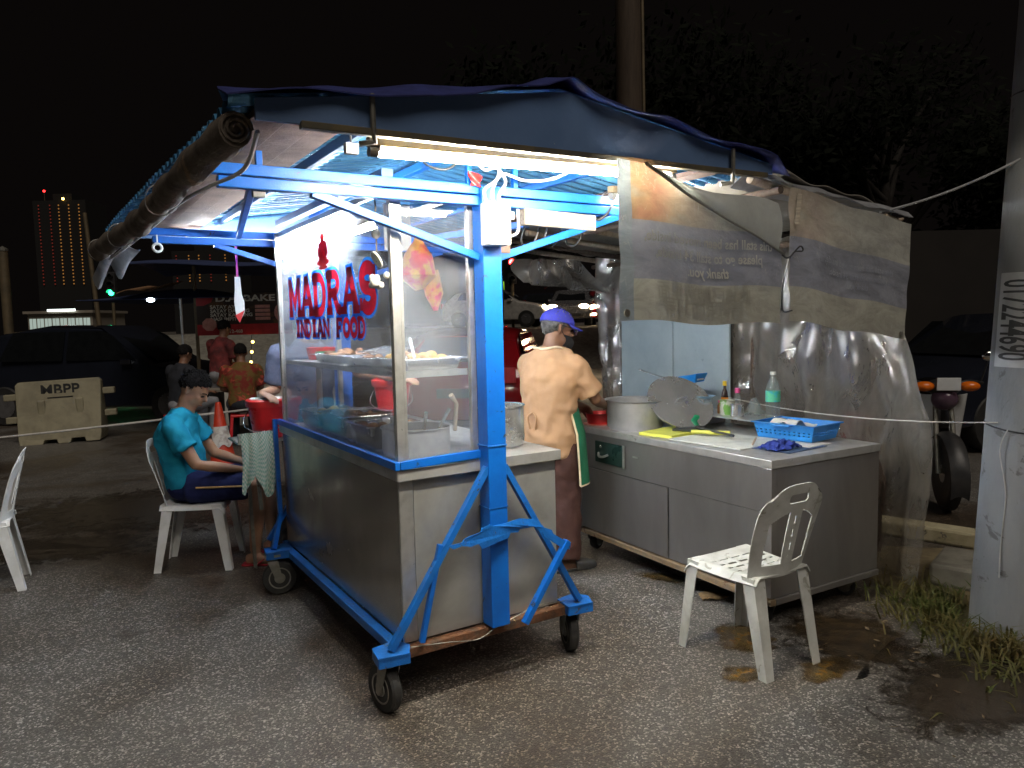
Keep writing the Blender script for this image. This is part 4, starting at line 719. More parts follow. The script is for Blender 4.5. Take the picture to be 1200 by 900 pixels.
def tub(lab, x, y, z, w, d, h, m, rz=0, tilt=0):
    t = kt('food_box', lab, 'box', x, y, z, rz, 'blue plastic boxes'); t.rotation_euler.x = tilt; mb = MB(); P = [(w * .44, d * .44, 0), (w / 2, d / 2, h), (w / 2 + .008, d / 2 + .008, h), (w / 2 + .008, d / 2 + .008, h - .008), (w * .43, d * .43, .004)]
    vs = []; fs = []
    for (p, q, zz) in P: vs += [(-p, -q, zz), (p, -q, zz), (p, q, zz), (-p, q, zz)]
    for i in range(4):
        for j in range(4): fs.append((i * 4 + j, i * 4 + (j + 1) % 4, i * 4 + 4 + (j + 1) % 4, i * 4 + 4 + j))
    mb.add(vs, fs + [(3, 2, 1, 0), (16, 17, 18, 19)]).build('box_body', m, t, None, .003); MB().bx(-w * .3, w * .3, -d * .47, -d * .455, h * .2, h * .7).build('sticker', 'paper', t); return t
tub('bright blue plastic box balanced on top of the saucepan', .66, 1.3, Z1 + .17, .13, .26, .055, 'blue_plastic', R(15), R(-10)); tub('blue plastic box behind the leaning pot lid', .74, 1.52, Z1 + .1, .13, .2, .07, 'blue_plastic', R(5))
for k, (x, y, z, lab) in enumerate(((.56, 1.2, .075, 'left'), (.58, 1.05, .092, 'right'))):
    tag(MB().lathe([(0, 0), (.04, 0), (.075, .02), (.078, .022), (.07, .022), (.04, .006), (0, .006)], 28, KW(x, y, Z1 + z + .002)).build('saucer', 'pale_blue', None, 40), 'pale blue saucer, the %s one on the tins' % lab, 'saucer', 'pale blue saucers')
tag(MB().tube([KW(.72, 1.35, Z1 + .16), KW(.66, 1.62, Z1 + .22), KW(.63, 1.74, Z1 + .25)], [(.004, .03), (.003, .02), (.006, .012)], 10, ref=(0, 0, 1)).build('cleaver', 'pot_steel', None), 'steel spatula sticking out above the saucepan', 'spatula')
m = MB()
for k in range(14): m.ell(KW(.42 + random.uniform(-.04, .04), .98 + random.uniform(-.06, .06), KZ + .05 + random.uniform(-.02, .03)), (random.uniform(.018, .035),) * 3, 8, 6)
tag(m.build('green_bag', 'green_plastic', None, 25, 0, .008, 2), 'crumpled green plastic bag at the foot of the leaning lid', 'bag')
tag(MB().sheet(lambda u, v: KW(.72 + .1 * u, .74 + .12 * v, Z1 + .005 + .1 * math.sin(u * 3.1) * math.sin(v * 3.1) + .02 * nz(u * 6, v * 6)), 14, 14, .002).build('clear_bag', 'pet', None, 60), 'clear crumpled plastic bag beside the water bottle', 'bag')
tag(MB().tube([KW(.2, .3, KZ + .02), KW(.36, .42, KZ + .024)], .006, 6).build('chopstick', 'wood_raw', None), 'thin wooden stick on the white cutting board', 'stick')
# ================================================================ boards, plastic sheet and canopy of the second stall
for k, (y0, y1) in enumerate(((1.27, 1.835), (1.845, 2.46))):
    bo = tag(MB().bx(-.008, .008, y0, y1, .05, 1.95).build('wall_board', 'backboard', None, None, .003), 'grey blue wall board behind the cabinet, %s of the two' % ('right' if k == 0 else 'left'), 'board', 'grey blue wall boards'); bo.location = KW(1.05, 0); bo.rotation_euler.z = T2
def fold(u, v):
    b = -.14 + 3.1 * u; g_ = 1 - .4 * abs(u - .5)
    x = 1.13 + .035 * math.sin(b * 13 + 2 * nz(b, v * 2)) * (.4 + .6 * v) + .02 * math.sin(b * 31 + 5 * v) + .06 * nz(b * 2.2, v * 2.4, 7) + .12 * (1 - v) ** 3 * math.sin(b * 2) + .05 * nz(b * 6, v * 5, 2) * (1 - abs(2 * v - 1)) + .025 * nz(b * 14, v * 12, 5)
    e = max(0, 1 - u / .3); zz = .03 + 2.02 * v; b += e * (.34 * max(0, zz - 1.0) + .09 * max(0, .9 - zz))
    w = max(0, u - .8) / .2; b -= w * .35 * (1 - v) * (1 - .3 * v)
    return KW(x, b, .03 + 2.02 * v + .05 * w + .04 * nz(b * 3, 9))
tag(MB().sheet(fold, 170, 60).build('plastic_sheet', 'clear_sheet', None, 80), 'clear creased plastic sheet hung behind the steel cabinet', 'plastic sheet')
def fold2(u, v): b = 3.0 + .12 * math.sin(v * 3) - .55 * (1 - v) * (1 - u) + .2 * u; return KW(1.0 - .5 * u + .05 * math.sin(u * 14 + v * 3), b + .06 * math.sin(u * 19), 1.9 + .2 * v - .14 * (1 - u) * (1 - v))
tag(MB().sheet(fold2, 40, 20).build('plastic_flap', 'clear_sheet', None, 80), 'gathered plastic flap tied up at the far end of the canopy', 'plastic sheet')
cn = thing('canopy', 'patched canvas canopy on rough wooden rafters over the second stall', 'canopy', (1.2, 4.9, 0))
cp = [LW(1.5, -.56, 2.2), LW(2.5, -.56, 2.06), KW(1.25, 3.05, 2.14), Vector((-.25, 5.8, 2.21))]
o0 = Vector((1.2, 4.9, 0))
def cv(u, v): p = cp[0] * (1 - u) * (1 - v) + cp[1] * u * (1 - v) + cp[2] * u * v + cp[3] * (1 - u) * v; return p - o0 + Vector((0, 0, .03 * nz(u * 5, v * 6) - .05 * math.sin(u * math.pi) * math.sin(v * math.pi * 3) ** 2))
MB().sheet(cv, 30, 40, .004).build('canvas', 'canvas_under', cn, 60)
for v, m in ((.02, 'wood_raw'), (.34, 'wood_dark'), (.55, 'wood_raw'), (.7, 'wood_raw'), (.84, 'wood_dark'), (.98, 'wood_raw')):
    a, b = Vector(cv(0, v)), Vector(cv(1, v)); dz = Vector((0, 0, .06)); ex = (b - a) * .12; MB().tube([a - dz - ex * .3, b - dz + ex], .02, 8).build('rafter', m, cn, 60)
for u in (.1, .95):
    a, b = Vector(cv(u, 0)), Vector(cv(u, 1)); MB().tube([a - Vector((0, 0, .1)), b - Vector((0, 0, .1))], .018, 8).build('purlin', 'wood_dark', cn, 60)
for P, h in ((KW(1.24, .3), 1.98), (KW(1.2, 1.2), 2.0), (KW(1.2, 2.9), 2.1)): MB().tube([P - o0, P - o0 + Vector((0, 0, h))], .022, 10).build('pole', 'wood_dark', cn, 60)
gp = MB().sheet(lambda u, v: LW(1.48 + 1.08 * u, -.6 + .22 * v, 2.13 - .1 * u + .05 * math.sin(v * 3.1) + .02 * nz(u * 7, v * 4)), 30, 8, .004)
tag(gp.build('canvas_edge', 'canvas_scrap', None, 60), 'ragged canvas edge above the right banner', 'canvas')
tag(MB().tube([LW(2.35, -.58, 2.03), LW(2.6, -.5, 2.03), LW(2.72, -.45, 2.05)], [.012, .011, .007], 7).build('bamboo_stick', 'wood_raw', None, 60), 'bamboo stick poking out beyond the right banner', 'stick')
# hung clothes and bags behind the sheet
for k, (b, x, w, z0, z1, m, lab) in enumerate(((.62, 1.4, .07, 1.12, 1.75, 'hang_blue', 'blue cloth hanging behind the plastic sheet, right of the water bottle'), (.9, 1.42, .05, 1.15, 1.75, 'hang_blue', 'narrow blue strip hanging behind the plastic sheet'), (.3, 1.4, .035, 1.1, 1.7, 'wood_plank', 'pale strap bundle hanging behind the plastic sheet'), (.5, 1.3, .12, .5, .95, 'shirt_red', 'red bag standing behind the plastic sheet'), (.42, 1.3, .14, .1, .9, 'wood_plank', 'brown board leaning behind the lower part of the plastic sheet'))):
    tag(MB().sheet(lambda u, v: KW(x + .03 * math.sin(u * 13 + v) + .02 * nz(u * 5, v * 3, k), b - w + 2 * w * u * (1 - .35 * v) + .05 * nz(v * 3, k), z0 + (z1 - z0) * v + .06 * nz(u * 4, k * 3) * (1 - v)), 24, 10, .02).build('hanging_cloth' if k < 3 else ('bag' if k == 3 else 'plank'), m, None, 50), lab, 'cloth' if k < 3 else ('bag' if k == 3 else 'plank'))
# ================================================================ printed banners (seen from behind)
def B1(u, v, t=0): a = .585 + .885 * u + .012 * (1 - v) * (1 - u); return LW(a, RF - .04 - .008 * math.sin(u * 7 + v * 2) - .012 * nz(u * 4, v * 4) - t, 1.545 + .575 * v - .028 * u + .008 * math.sin(u * 9) * (1 - v))
def B2(u, v, t=0): a = 1.525 + .93 * u - .04 * (1 - v) * u; return LW(a, RF - .035 - .012 * math.sin(u * 5 + 1) - .015 * nz(u * 3, v * 4, 3) - t, 1.53 + .56 * v - .1 * u + .006 * math.sin(u * 11))
bn1 = thing('banner', 'torn vinyl banner with mirrored lettering hung from the cart fascia', 'banner', (0, 0, 0), 0, 'vinyl banners'); bn2 = thing('banner', 'faded vinyl banner hung right of the torn one', 'banner', (0, 0, 0), 0, 'vinyl banners')
dg = lambda u: 1.02 - .5 * max(0, (u - .12) / .88)
MB().sheet(lambda u, v: B1(u, v), 90, 70, 0, lambda u, v: v < dg(u)).build('vinyl', 'banner_one', bn1, 70); MB().sheet(lambda u, v: B2(u, v), 50, 36).build('vinyl', 'banner_two', bn2, 70)
mat('vinyl_back', (.34, .345, .32), .6, 0, (.24, .245, .23), 5, (.35, .7), bump=.4, bscale=12, transl=.08)
def flap(u, v): uu = .14 + .83 * u; lo = dg(uu) - .012; hi = max(lo, .97 - .12 * uu + .02 * math.sin(uu * 9)); return B1(uu, lo + (hi - lo) * v, .006 + .02 * math.sin(v * 3.1))
MB().sheet(flap, 40, 14).build('folded_flap', 'vinyl_back', bn1, 70)
MB().tube([B1(.15 + .85 * i / 20, dg(.15 + .85 * i / 20) - .015, .012) for i in range(21)], .006, 6).build('fold_edge', 'vinyl_back', bn1, 60)
def ban_text(par, B, txt, u0, v0, size, su, sv, m, bold=.0):
    text_obj('lettering', txt, size, m, None, par, True, lambda x, y, z: B(u0 + x / su, v0 + y / sv, .007), bold=bold, shear=.12)
mat('banner_text', (.62, .61, .54), .6, 0, (.44, .45, .44), 9); mat('banner_faint', (.37, .39, .42), .6, 0, (.26, .28, .35), 8); mat('banner_ghost', (.31, .3, .26), .6, 0, (.38, .37, .32), 6)
ban_text(bn1, B1, 'this stall has been moved inside,', .53, .515, .053, .86, .57, 'banner_text', .001); ban_text(bn1, B1, 'please go to stall 34 inside,', .53, .415, .053, .86, .57, 'banner_text', .001); ban_text(bn1, B1, 'thank you.', .52, .315, .053, .86, .57, 'banner_text', .001)
ban_text(bn1, B1, '此档已搬进里面', .5, .15, .075, .86, .57, 'banner_ghost'); ban_text(bn1, B1, '请到里面34号', .5, .05, .075, .86, .57, 'banner_ghost')
ban_text(bn2, B2, 'this stall has been moved inside,', .55, .5, .042, .9, .56, 'banner_faint'); ban_text(bn2, B2, 'please go to stall 34 inside,', .55, .42, .042, .9, .56, 'banner_faint'); ban_text(bn2, B2, 'thank you.', .55, .34, .042, .9, .56, 'banner_faint')
for (B, u, v, par) in ((B1, .03, .05, bn1), (B2, .96, .04, bn2)):
    c = B(u, v, .004); MB().lathe([(.007, 0), (.014, 0), (.014, .004), (.007, .004)], 18, c, Matrix.Rotation(TH, 3, 'Z') @ Matrix.Rotation(R(90), 3, 'X')).build('eyelet', 'fork_metal', par, 40)
tag(MB().tube(smooth_path([B1(.99, .5, .01), B1(1.02, .48, .02), B2(.03, .56, .03), B2(.06, .53, .02), B2(.0, .5, .01), B1(1.0, .3, .01), B1(1.005, .1, .01), B2(.0, .08, .01)]), .0035, 6).build('tie_wire', 'cable_black', None), 'black wire tying the two banners together', 'wire')
tag(MB().bar(B2(.06, .96, .01), B2(.03, .73, .012), .02, .003, (0, 1, 0)).build('tape_strip', 'wood_box', None), 'peeling tape strip at the top of the right banner', 'tape')
# ================================================================ utility pole, wires, kerb side
up = thing('utility_pole', 'thick concrete utility pole at the right edge with a phone number sticker', 'pole', (2.41, 3.52, 0)); up.rotation_euler = (0, R(2.3), 0)
MB().lathe([(.175, -.1), (.172, .3), (.158, 1.5), (.145, 3), (.125, 6)], 40).build('shaft', 'concrete', up, 60)
rr_ = lambda z: .175 - .0115 * z
stk = MB().sheet(lambda u, v: (-(rr_(1.3 + .4 * v) + .002) * math.cos(R(-4 + 100 * u)), -(rr_(1.3 + .4 * v) + .002) * math.sin(R(-4 + 100 * u)), 1.285 + .44 * v), 24, 4).build('sticker', 'sticker_white', up, 60)
text_obj('lettering', '0172244690', .15, 'sticker_text', None, stk, False, lambda x, y, z: (-(rr_(1.5 - x * .5) + .005) * math.cos(R(7) + y / .125), -(rr_(1.5 - x * .5) + .005) * math.sin(R(7) + y / .125), 1.505 - x * .5), bold=.003, extrude=.0)
MB().tube([Vector(((rr_(1) + .003) * math.cos(t * .33), (rr_(1) + .003) * math.sin(t * .33), 1.0 + .02 * math.sin(t * .33))) for t in range(20)], .004, 6).build('binding_wire', 'cable_black', up, 60); MB().tube([Vector(((rr_(2.6) + .004) * math.cos(t * .33), (rr_(2.6) + .004) * math.sin(t * .33), 2.55)) for t in range(20)], .004, 6).build('binding_wire', 'cable_black', up, 60)
tag(MB().tube(sag(LW(2.35, -.55, 2.05), Vector((2.4, 3.46, 2.27)), .03), .006, 7).build('overhead_wire', 'cable_grey', None, 60), 'grey wire from the canopy corner to the concrete pole', 'wire')
tag(MB().tube(sag((2.28, 3.46, 1.03), KW(.9, 1.2, 1.02), .05), .0035, 6).build('tie_line', 'cord', None, 60), 'thin pale line tied from the concrete pole across the plastic sheet', 'rope')
tag(MB().tube(smooth_path([(2.3, 3.42, 1.0), (2.28, 3.44, .9), (2.3, 3.42, .7), (2.285, 3.42, .45), (2.275, 3.41, .3)]), .003, 6).build('loose_cord', 'cord', None, 60), 'pinkish cord hanging down the concrete pole', 'cord')
kb = tag(MB().bx(-3, 3, -.08, .08, 0, .11).build('kerb', 'kerb_paint', None, None, .02), kind='structure'); kb.location = (3.55, 4.35, 0); kb.rotation_euler.z = R(-42)
tag(MB().prism([(2.05, 4.95), (2.1, 4.2), (2.1, 3.2), (2.5, 2.6), (6, 2), (6, 3), (3.2, 4.7)], lambda u, v, t: (u, v, t), .0, .004).build('dirt_verge', 'dirt'), kind='structure')
for (x, y, w, d, rz, h, lab) in ((2.72, 4.1, .6, .42, -.7, .13, 'flat concrete slab lying on the dirt verge behind the grass'), (2.62, 3.98, .1, .3, -.2, .2, 'upright broken concrete block beside the concrete pole')):
    o = tag(MB().bx(-w / 2, w / 2, -d / 2, d / 2, 0, h).build('concrete_slab', 'slab_concrete', None, None, .02), lab, 'slab'); o.location = (x, y, 0); o.rotation_euler.z = rz
def puddle(name, x, y, rx_, ry_, rz, k):
    rx_ *= 1.5; ry_ *= 1.5
    P = [(rx_ * (1 + .35 * nz(math.cos(t * .209) * 1.6 + k, math.sin(t * .209) * 1.6)) * math.cos(t * .209), ry_ * (1 + .35 * nz(math.cos(t * .209) * 1.6, math.sin(t * .209) * 1.6 + k)) * math.sin(t * .209)) for t in range(30)]
    o = tag(MB().prism(P, lambda u, v, t: (u, v, t), .0005, .004).build(name, 'oil_stain'), kind='structure'); o.location = (x, y, 0); o.rotation_euler.z = rz; return o
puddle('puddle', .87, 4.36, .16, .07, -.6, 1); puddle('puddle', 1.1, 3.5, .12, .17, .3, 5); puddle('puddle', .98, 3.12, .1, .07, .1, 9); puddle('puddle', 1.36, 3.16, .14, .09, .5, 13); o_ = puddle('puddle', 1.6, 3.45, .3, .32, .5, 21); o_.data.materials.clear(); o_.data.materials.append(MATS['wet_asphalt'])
for (x, y, ax_, ay_, rz_, k_) in ((1.95, 3.0, .55, .3, .6, 31), (-2.9, 6.4, 1.5, .8, .2, 37), (-1.2, 6.8, 1.2, .6, -.3, 43), (-3.4, 5.2, .8, .3, .1, 47)):  # wet soil near the pole first, then plain darker areas of the left ground
    o_ = puddle('dark_patch', x, y, ax_, ay_, rz_, k_); o_.data.materials.clear(); o_.data.materials.append(MATS['dark_ground'])
lm = MB(); rl = random.Random(12)
for k in range(90):
    x = rl.gauss(1.95, .35); y = rl.gauss(3.45, .5); a = rl.uniform(0, 6.28); L_ = rl.uniform(.008, .03); w = L_ * rl.uniform(.15, .45); d = V2 = Vector((math.cos(a), math.sin(a), 0)); n_ = Vector((-d.y, d.x, 0)); c = Vector((x, y, .006 + rl.uniform(0, .008)))
    lm.add([c - d * L_, c - n_ * w + Vector((0, 0, .004)), c + d * L_ + Vector((0, 0, rl.uniform(0, .008))), c + n_ * w], [(0, 1, 2, 3)])
tag(lm.build('leaf_litter', 'litter'), 'scattered dry bits of leaf on the verge', 'litter', kind='stuff')
tag(MB().sheet(lambda u, v: (1.02 + .16 * u * (.4 + .6 * math.sin(v * 3.1)), 3.96 + .1 * v, .008 + .015 * math.sin(u * 3) + .01 * nz(u * 4, v * 4)), 12, 10, .003).build('dry_leaf', 'leaf_dry', None, 60), 'pale brown dry leaf on the asphalt left of the empty chair', 'leaf')
# grass tuft beside the pole
mat('grass_green', (.06, .09, .015), .6, 0, (.14, .11, .035), 3, (.4, .6), transl=.3)
gm = MB(); rg = random.Random(3)
for k in range(1100):
    x = rg.gauss(2.2, .14); y = rg.gauss(3.55, .3); y += 0; x += (3.55 - y) * -.05
    if x > 2.5 or (x - 2.36) ** 2 + (y - 3.52) ** 2 < .034: continue
    h = rg.uniform(.02, .13) * (1.15 - abs(y - 3.6) * .6); a = rg.uniform(0, 6.28); l = rg.uniform(.03, .16); w = rg.uniform(.003, .006); dx, dy = math.cos(a), math.sin(a); px_, py_ = -dy * w, dx * w
    gm.add([(x - px_, y - py_, 0), (x + px_, y + py_, 0), (x + dx * l * .35 + px_, y + dy * l * .35 + py_, h * .7), (x + dx * l * .35 - px_, y + dy * l * .35 - py_, h * .7), (x + dx * l, y + dy * l, h * rg.uniform(.7, 1))], [(0, 1, 2, 3), (3, 2, 4)])
tag(gm.build('grass', 'grass_green'), 'tuft of long grass at the foot of the concrete pole', 'grass', kind='stuff')
# ================================================================ white plastic chairs
def make_chair(label, m, loc, rz):
    t = thing('plastic_chair', label, 'chair', loc, rz, 'white plastic chairs')
    def seat(u, v):   # u across, v front -> back
        w = .205 - .03 * v; x = (u * 2 - 1) * w; y = .2 - .4 * v; e = abs(u * 2 - 1)
        z = .435 - .012 * math.cos(x * 6) * math.sin(v * 2.6) - .05 * max(0, e - .88) / .12 * .6 - (.04 * max(0, .08 - v) / .08) + .012 * v * v - .012 * v
        return (x, y, z)
    slot = lambda u, v: not (.12 < u < .88 and any(abs(v - c) < .013 for c in (.3, .42, .54, .66, .78)) and (u * 5.2 % 1) > .28)
    MB().sheet(seat, 52, 52, .005, slot).build('seat', m, t, 50)
    def back(u, v):
        w = .178 + .026 * math.sin(v * 2.2) - .055 * (max(0, v - .7) / .3) ** 2.6; x = (u * 2 - 1) * w
        y = -.2 - .095 * v ** 1.15 + .05 * (abs(u * 2 - 1) ** 2) * (1 - .35 * v) ; z = .42 + .425 * v - .05 * abs(u * 2 - 1) ** 3 * v ** 3
        return (x, y, z)
    def hole(u, v):
        x = u * 2 - 1; top = .7 - .18 * max(0, abs(x) - .2) ** 1.5 * 1.5
        if .8 < v < .895 and abs(x) < .3 - 2.5 * max(0, abs(v - .8475) - .03): return False      # hand grip
        wd = .74 - .1 * v
        if .14 < v < top and abs(x) < wd:
            return abs(x) < .2 and not (abs(x) < .02 and (v * 7 % 1) < .6 and .2 < v < .66)
        return abs(x) < .995
    MB().sheet(back, 84, 84, .0055, hole).build('backrest', m, t, 50)
    for sx in (-1, 1):
        for front in (1, 0):
            xt, yt, xb, yb = (.185, .175, .2, .222) if front else (.165, -.17, .165, -.245)
            mb = MB(); zs = [.43, .3, .15, 0]; rings = []
            for i, z in enumerate(zs):
                k = 1 - z / .43; x = sx * (xt + (xb - xt) * k); y = yt + (yb - yt) * k; w = (.072 - .024 * k); d = (.066 - .022 * k) ; th = .005; s = 1 if front else -1
                P = [(0, 0), (-w, 0), (-w, -th * 1.0), (-th * 1.6, -th * 1.6), (-th, -d), (0, -d)]; rings.append([(x + sx * px + sx * .012, y + s * py + s * .012, z) for px, py in P])
            n = 6; vs = [p for r_ in rings for p in r_]; fl = (sx > 0) == bool(front); fs = []
            for i in range(3):
                for j in range(n):
                    f = (i * n + j, i * n + (j + 1) % n, (i + 1) * n + (j + 1) % n, (i + 1) * n + j); fs.append(f if fl else f[::-1])
            fs += [tuple(range(n)), tuple(range(3 * n, 4 * n))]; mb.add(vs, fs); o = mb.build('leg', m, t, 40)
            bmx = bmesh.new(); bmx.from_mesh(o.data); bmesh.ops.recalc_face_normals(bmx, faces=bmx.faces); bmx.to_mesh(o.data); bmx.free()
    return t
make_chair('empty scuffed white plastic chair in front of the steel cabinet', 'dirty_plastic', (1.07, 3.34, 0), R(31)); make_chair('white plastic chair with the man in a cyan shirt sitting on it', 'white_plastic', (-2.09, 4.85, 0), R(-82)); make_chair('white plastic chair cut off at the left edge', 'white_plastic', (-3.28, 4.42, 0), R(118))
# ================================================================ people
V = Vector
def hand(mb, wrist, d, palm_n, side, curl=.5, k=1.0):
    """palm and five fingers; d points along the hand, palm_n out of the palm, side = +1 if the thumb lies along d x palm_n"""
    d = d.normalized(); n_ = (palm_n - d * palm_n.dot(d)).normalized(); x = d.cross(n_) * side
    mb.tube([wrist, wrist + d * .035 * k, wrist + d * .085 * k], [(.022 * k, .027 * k), (.017 * k, .036 * k), (.014 * k, .038 * k)], 10, ref=n_)
    for i, (off, L) in enumerate(((.03, .07), (.011, .08), (-.01, .075), (-.029, .06))):
        b = wrist + d * (.08 - .004 * abs(i - 1)) * k + x * off * k; p = [b - d * .02 * k]; dd = d.copy(); q = b
        p.append(q)
        for s_ in (.45, .32, .23):
            dd = (dd + n_ * curl * .75).normalized(); q = q + dd * L * s_ * k; p.append(q)
        mb.tube(p, [.0095 * k, .0095 * k, .009 * k, .0082 * k, .0065 * k], 8)
    b = wrist + d * .025 * k + x * .028 * k
    mb.tube([b - x * .015 * k, b + d * .02 * k + x * .02 * k + n_ * .012 * k, b + d * .045 * k + x * .028 * k + n_ * .025 * k, b + d * .066 * k + x * .026 * k + n_ * .034 * k], [.014 * k, .0115 * k, .01 * k, .0075 * k], 8)
def head(mb, c, f, u):
    f = f.normalized(); u = (u - f * u.dot(f)).normalized(); r = f.cross(u); M = Matrix((r, f, u)).transposed()
    mb.ell(c + u * .03 - f * .012, (.075, .094, .09), 20, 14, M); mb.ell(c - u * .04 + f * .025, (.058, .064, .075), 18, 12, M); mb.ell(c - u * .088 + f * .055, (.028, .026, .022), 12, 8, M)
    mb.ell(c + u * .022 + f * .072, (.05, .018, .014), 12, 8, M)                                     # brow
    for s in (-1, 1): mb.ell(c - u * .018 + f * .062 + r * s * .036, (.022, .02, .018), 10, 8, M); mb.tube([c + r * s * .07 - f * .005 + u * .02, c + r * s * .083 - f * .012 + u * .018, c + r * s * .083 - f * .01 - u * .012, c + r * s * .072 - u * .03], [.008, .012, .01, .007], 8)
    mb.tube([c + f * .084 + u * .018, c + f * .1 - u * .008, c + f * .108 - u * .024], [.009, .012, .016], 10); mb.ell(c - u * .058 + f * .085, (.024, .012, .012), 10, 8, M)
    return M, r, f, u
def face(par, c, f, u, r):
    for s in (-1, 1):
        MB().ell(c + f * .083 + u * .004 + r * s * .031, (.013, .01, .006)).build('eye', 'eye_dark', par, 60); MB().tube([c + f * .092 + u * .026 + r * s * .014, c + f * .09 + u * .031 + r * s * .03, c + f * .078 + u * .026 + r * s * .048], .0038, 6).build('eyebrow', 'hair_black', par)
    MB().tube([c + f * .09 - u * .058 - r * .02, c + f * .0975 - u * .0565, c + f * .09 - u * .058 + r * .02], [.003, .0052, .003], 8).build('lips', 'lip', par, 60)
def hair(par, c, M, m, low_back=-.055, hairline=.05, vol=1.0):
    mb = MB(); n, k = 44, 26; o = c + M @ V((0, -.012, .03)); vs = []; ok = []
    for i in range(k + 1):
        t = math.pi * i / k
        for j in range(n):
            a = 2 * math.pi * j / n; q = V((math.sin(t) * math.cos(a), math.sin(t) * math.sin(a), math.cos(t))); g = 1 + .05 * nz(q.x * 6, q.y * 6, q.z * 6) + .04 * nz(q.x * 17, q.y * 17, q.z * 17)
            p = V((.083 * q.x, .102 * q.y, .099 * q.z + .004)) * g * vol; vs.append(o + M @ p); fr = (q.y + 1) / 2; lim = (low_back + (hairline - low_back) * min(1, max(0, fr) ** 1.2)); lim -= .02 * max(0, abs(q.x) - .8) * 5 * (q.y < .35)
            ok.append(p.z > lim - .03 + .008 * nz(q.x * 20, q.y * 20))
    fs = []
    for i in range(k):
        for j in range(n):
            f4 = (i * n + j, (i + 1) * n + j, (i + 1) * n + (j + 1) % n, i * n + (j + 1) % n)
            if all(ok[x] for x in f4): fs.append(f4)
    mb.add(vs, fs); rs = random.Random(4); cen = o
    for q in range(2600 if par is man or par is wk else 0):      # short strands standing off the scalp
        f4 = fs[rs.randrange(len(fs))]; p = sum((Vector(vs[x]) for x in f4), Vector()) / 4; nn = (p - cen).normalized(); p = p + Vector((rs.gauss(0, .004), rs.gauss(0, .004), rs.gauss(0, .004))) - nn * .004
        d = (nn * .6 + M @ V((rs.gauss(0, .4), .5 + rs.gauss(0, .3), .1 + rs.gauss(0, .3)))).normalized() * rs.uniform(.005, .011); w = d.cross(nn).normalized() * .0014; mb.add([p - w, p + w, p + d * .6 + w * .7 + nn * .002, p + d], [(0, 1, 2), (0, 2, 3)])
    ob = mb.build('hair', m, par, 60); s_ = ob.modifiers.new('thick', 'SOLIDIFY'); s_.thickness = .008; s_.offset = -1; return ob
def foot(mb, ankle, d, k=1.0):
    d = V((d.x, d.y, 0)).normalized(); b = V((ankle.x, ankle.y, .0))
    mb.tube([b - d * .06 + V((0, 0, .04)), b + V((0, 0, .045)), b + d * .08 + V((0, 0, .035)), b + d * .15 + V((0, 0, .024)), b + d * .185 + V((0, 0, .02))], [(.03, .028), (.045, .034), (.033, .042), (.02, .044), (.012, .03)], 12, ref=(0, 0, 1))
def arm(mb, s, e, w, g=0, upto=None, k=1.0):
    if upto is not None:
        q = s.lerp(e, upto); mb.tube([s, s.lerp(e, upto * .5), q], [(.058 + g) * k, (.056 + g) * k, (.058 + g * 1.5) * k], 14); return
    mb.tube([s, s.lerp(e, .4), e, e.lerp(w, .35), w], [.052 * k, .047 * k, .038 * k, .037 * k, .024 * k], 12)
def leg(mb, h, kn, a, g=0, upto=1, rs=(.088, .075, .056, .055, .034), wide=None):
    P = [h, h.lerp(kn, .5), kn, kn.lerp(a, .35), a]; r_ = [x + g for x in rs]
    if wide: r_ = [x + w for x, w in zip(r_, wide)]
    n = 5 if upto >= 1 else 3
    if upto < .5: P = [h, h.lerp(kn, upto), h.lerp(kn, upto * 2)]
    mb.tube(P[:n], r_[:n], 14)
def torso(mb, pel, ch, nk, sh_ax, g=0, lo=0, girth=1.0):
    """pelvis, chest and neck-base centres; sh_ax unit vector across the shoulders"""
    P = [pel - (ch - pel).normalized() * lo, pel, pel.lerp(ch, .45), ch, ch.lerp(nk, .55), nk]
    mb.tube(P, [((.15 + g) * girth, (.105 + g) * girth), ((.165 + g) * girth, (.118 + g) * girth), ((.15 + g) * girth, (.112 + g) * girth), ((.172 + g) * girth, (.12 + g) * girth), ((.15 + g), (.09 + g)), ((.06 + g), (.06 + g))], 20, ref=sh_ax)
# ---- seated man looking down at his hands
f = V((.985, .17, 0)).normalized(); sd_ = V((f.y, -f.x, 0)); pm = V((-2.09, 4.85, 0))      # sd_ points to his right, towards the camera
P = lambda x, y, z: pm + f * x + sd_ * y + V((0, 0, z))
man = thing('person', 'man in a cyan T-shirt and navy shorts seated with his head bowed', 'person', (0, 0, 0))
pel, ch, nk = P(-.06, 0, .55), P(-.12, 0, .86), P(-.06, 0, 1.035)
hc = P(.005, 0, 1.155); hf = (f * .8 + sd_ * .22 - V((0, 0, .58))).normalized(); hu = V((0, 0, 1)) + f * .35
b = MB(); torso(b, pel, ch, nk, sd_); Mh, hr, hf2, hu2 = head(b, hc, hf, hu); b.tube([nk - V((0, 0, .04)), nk.lerp(hc, .5) - f * .012, hc - f * .015], [.06, .054, .052], 14)
shr, shl = P(-.1, .185, .955), P(-.1, -.185, .955); elr, ell_ = P(.05, .235, .7), P(.06, -.23, .7); wrr, wrl = P(.29, .13, .64), P(.29, -.1, .64)
for s, e, w, si in ((shr, elr, wrr, 1), (shl, ell_, wrl, -1)):
    arm(b, s, e, w); hand(b, w, (w - e).normalized() + f * .4 - sd_ * si * .2, V((0, 0, -1)) - sd_ * si * .4, -si, .45)
knr, knl = P(.4, .13, .53), P(.42, -.12, .535); anr, anl = P(.36, .14, .09), P(.43, -.13, .09)
for h, kn, a in ((P(-.03, .1, .535), knr, anr), (P(-.03, -.1, .535), knl, anl)): leg(b, h, kn, a); foot(b, a, f + sd_ * .15)
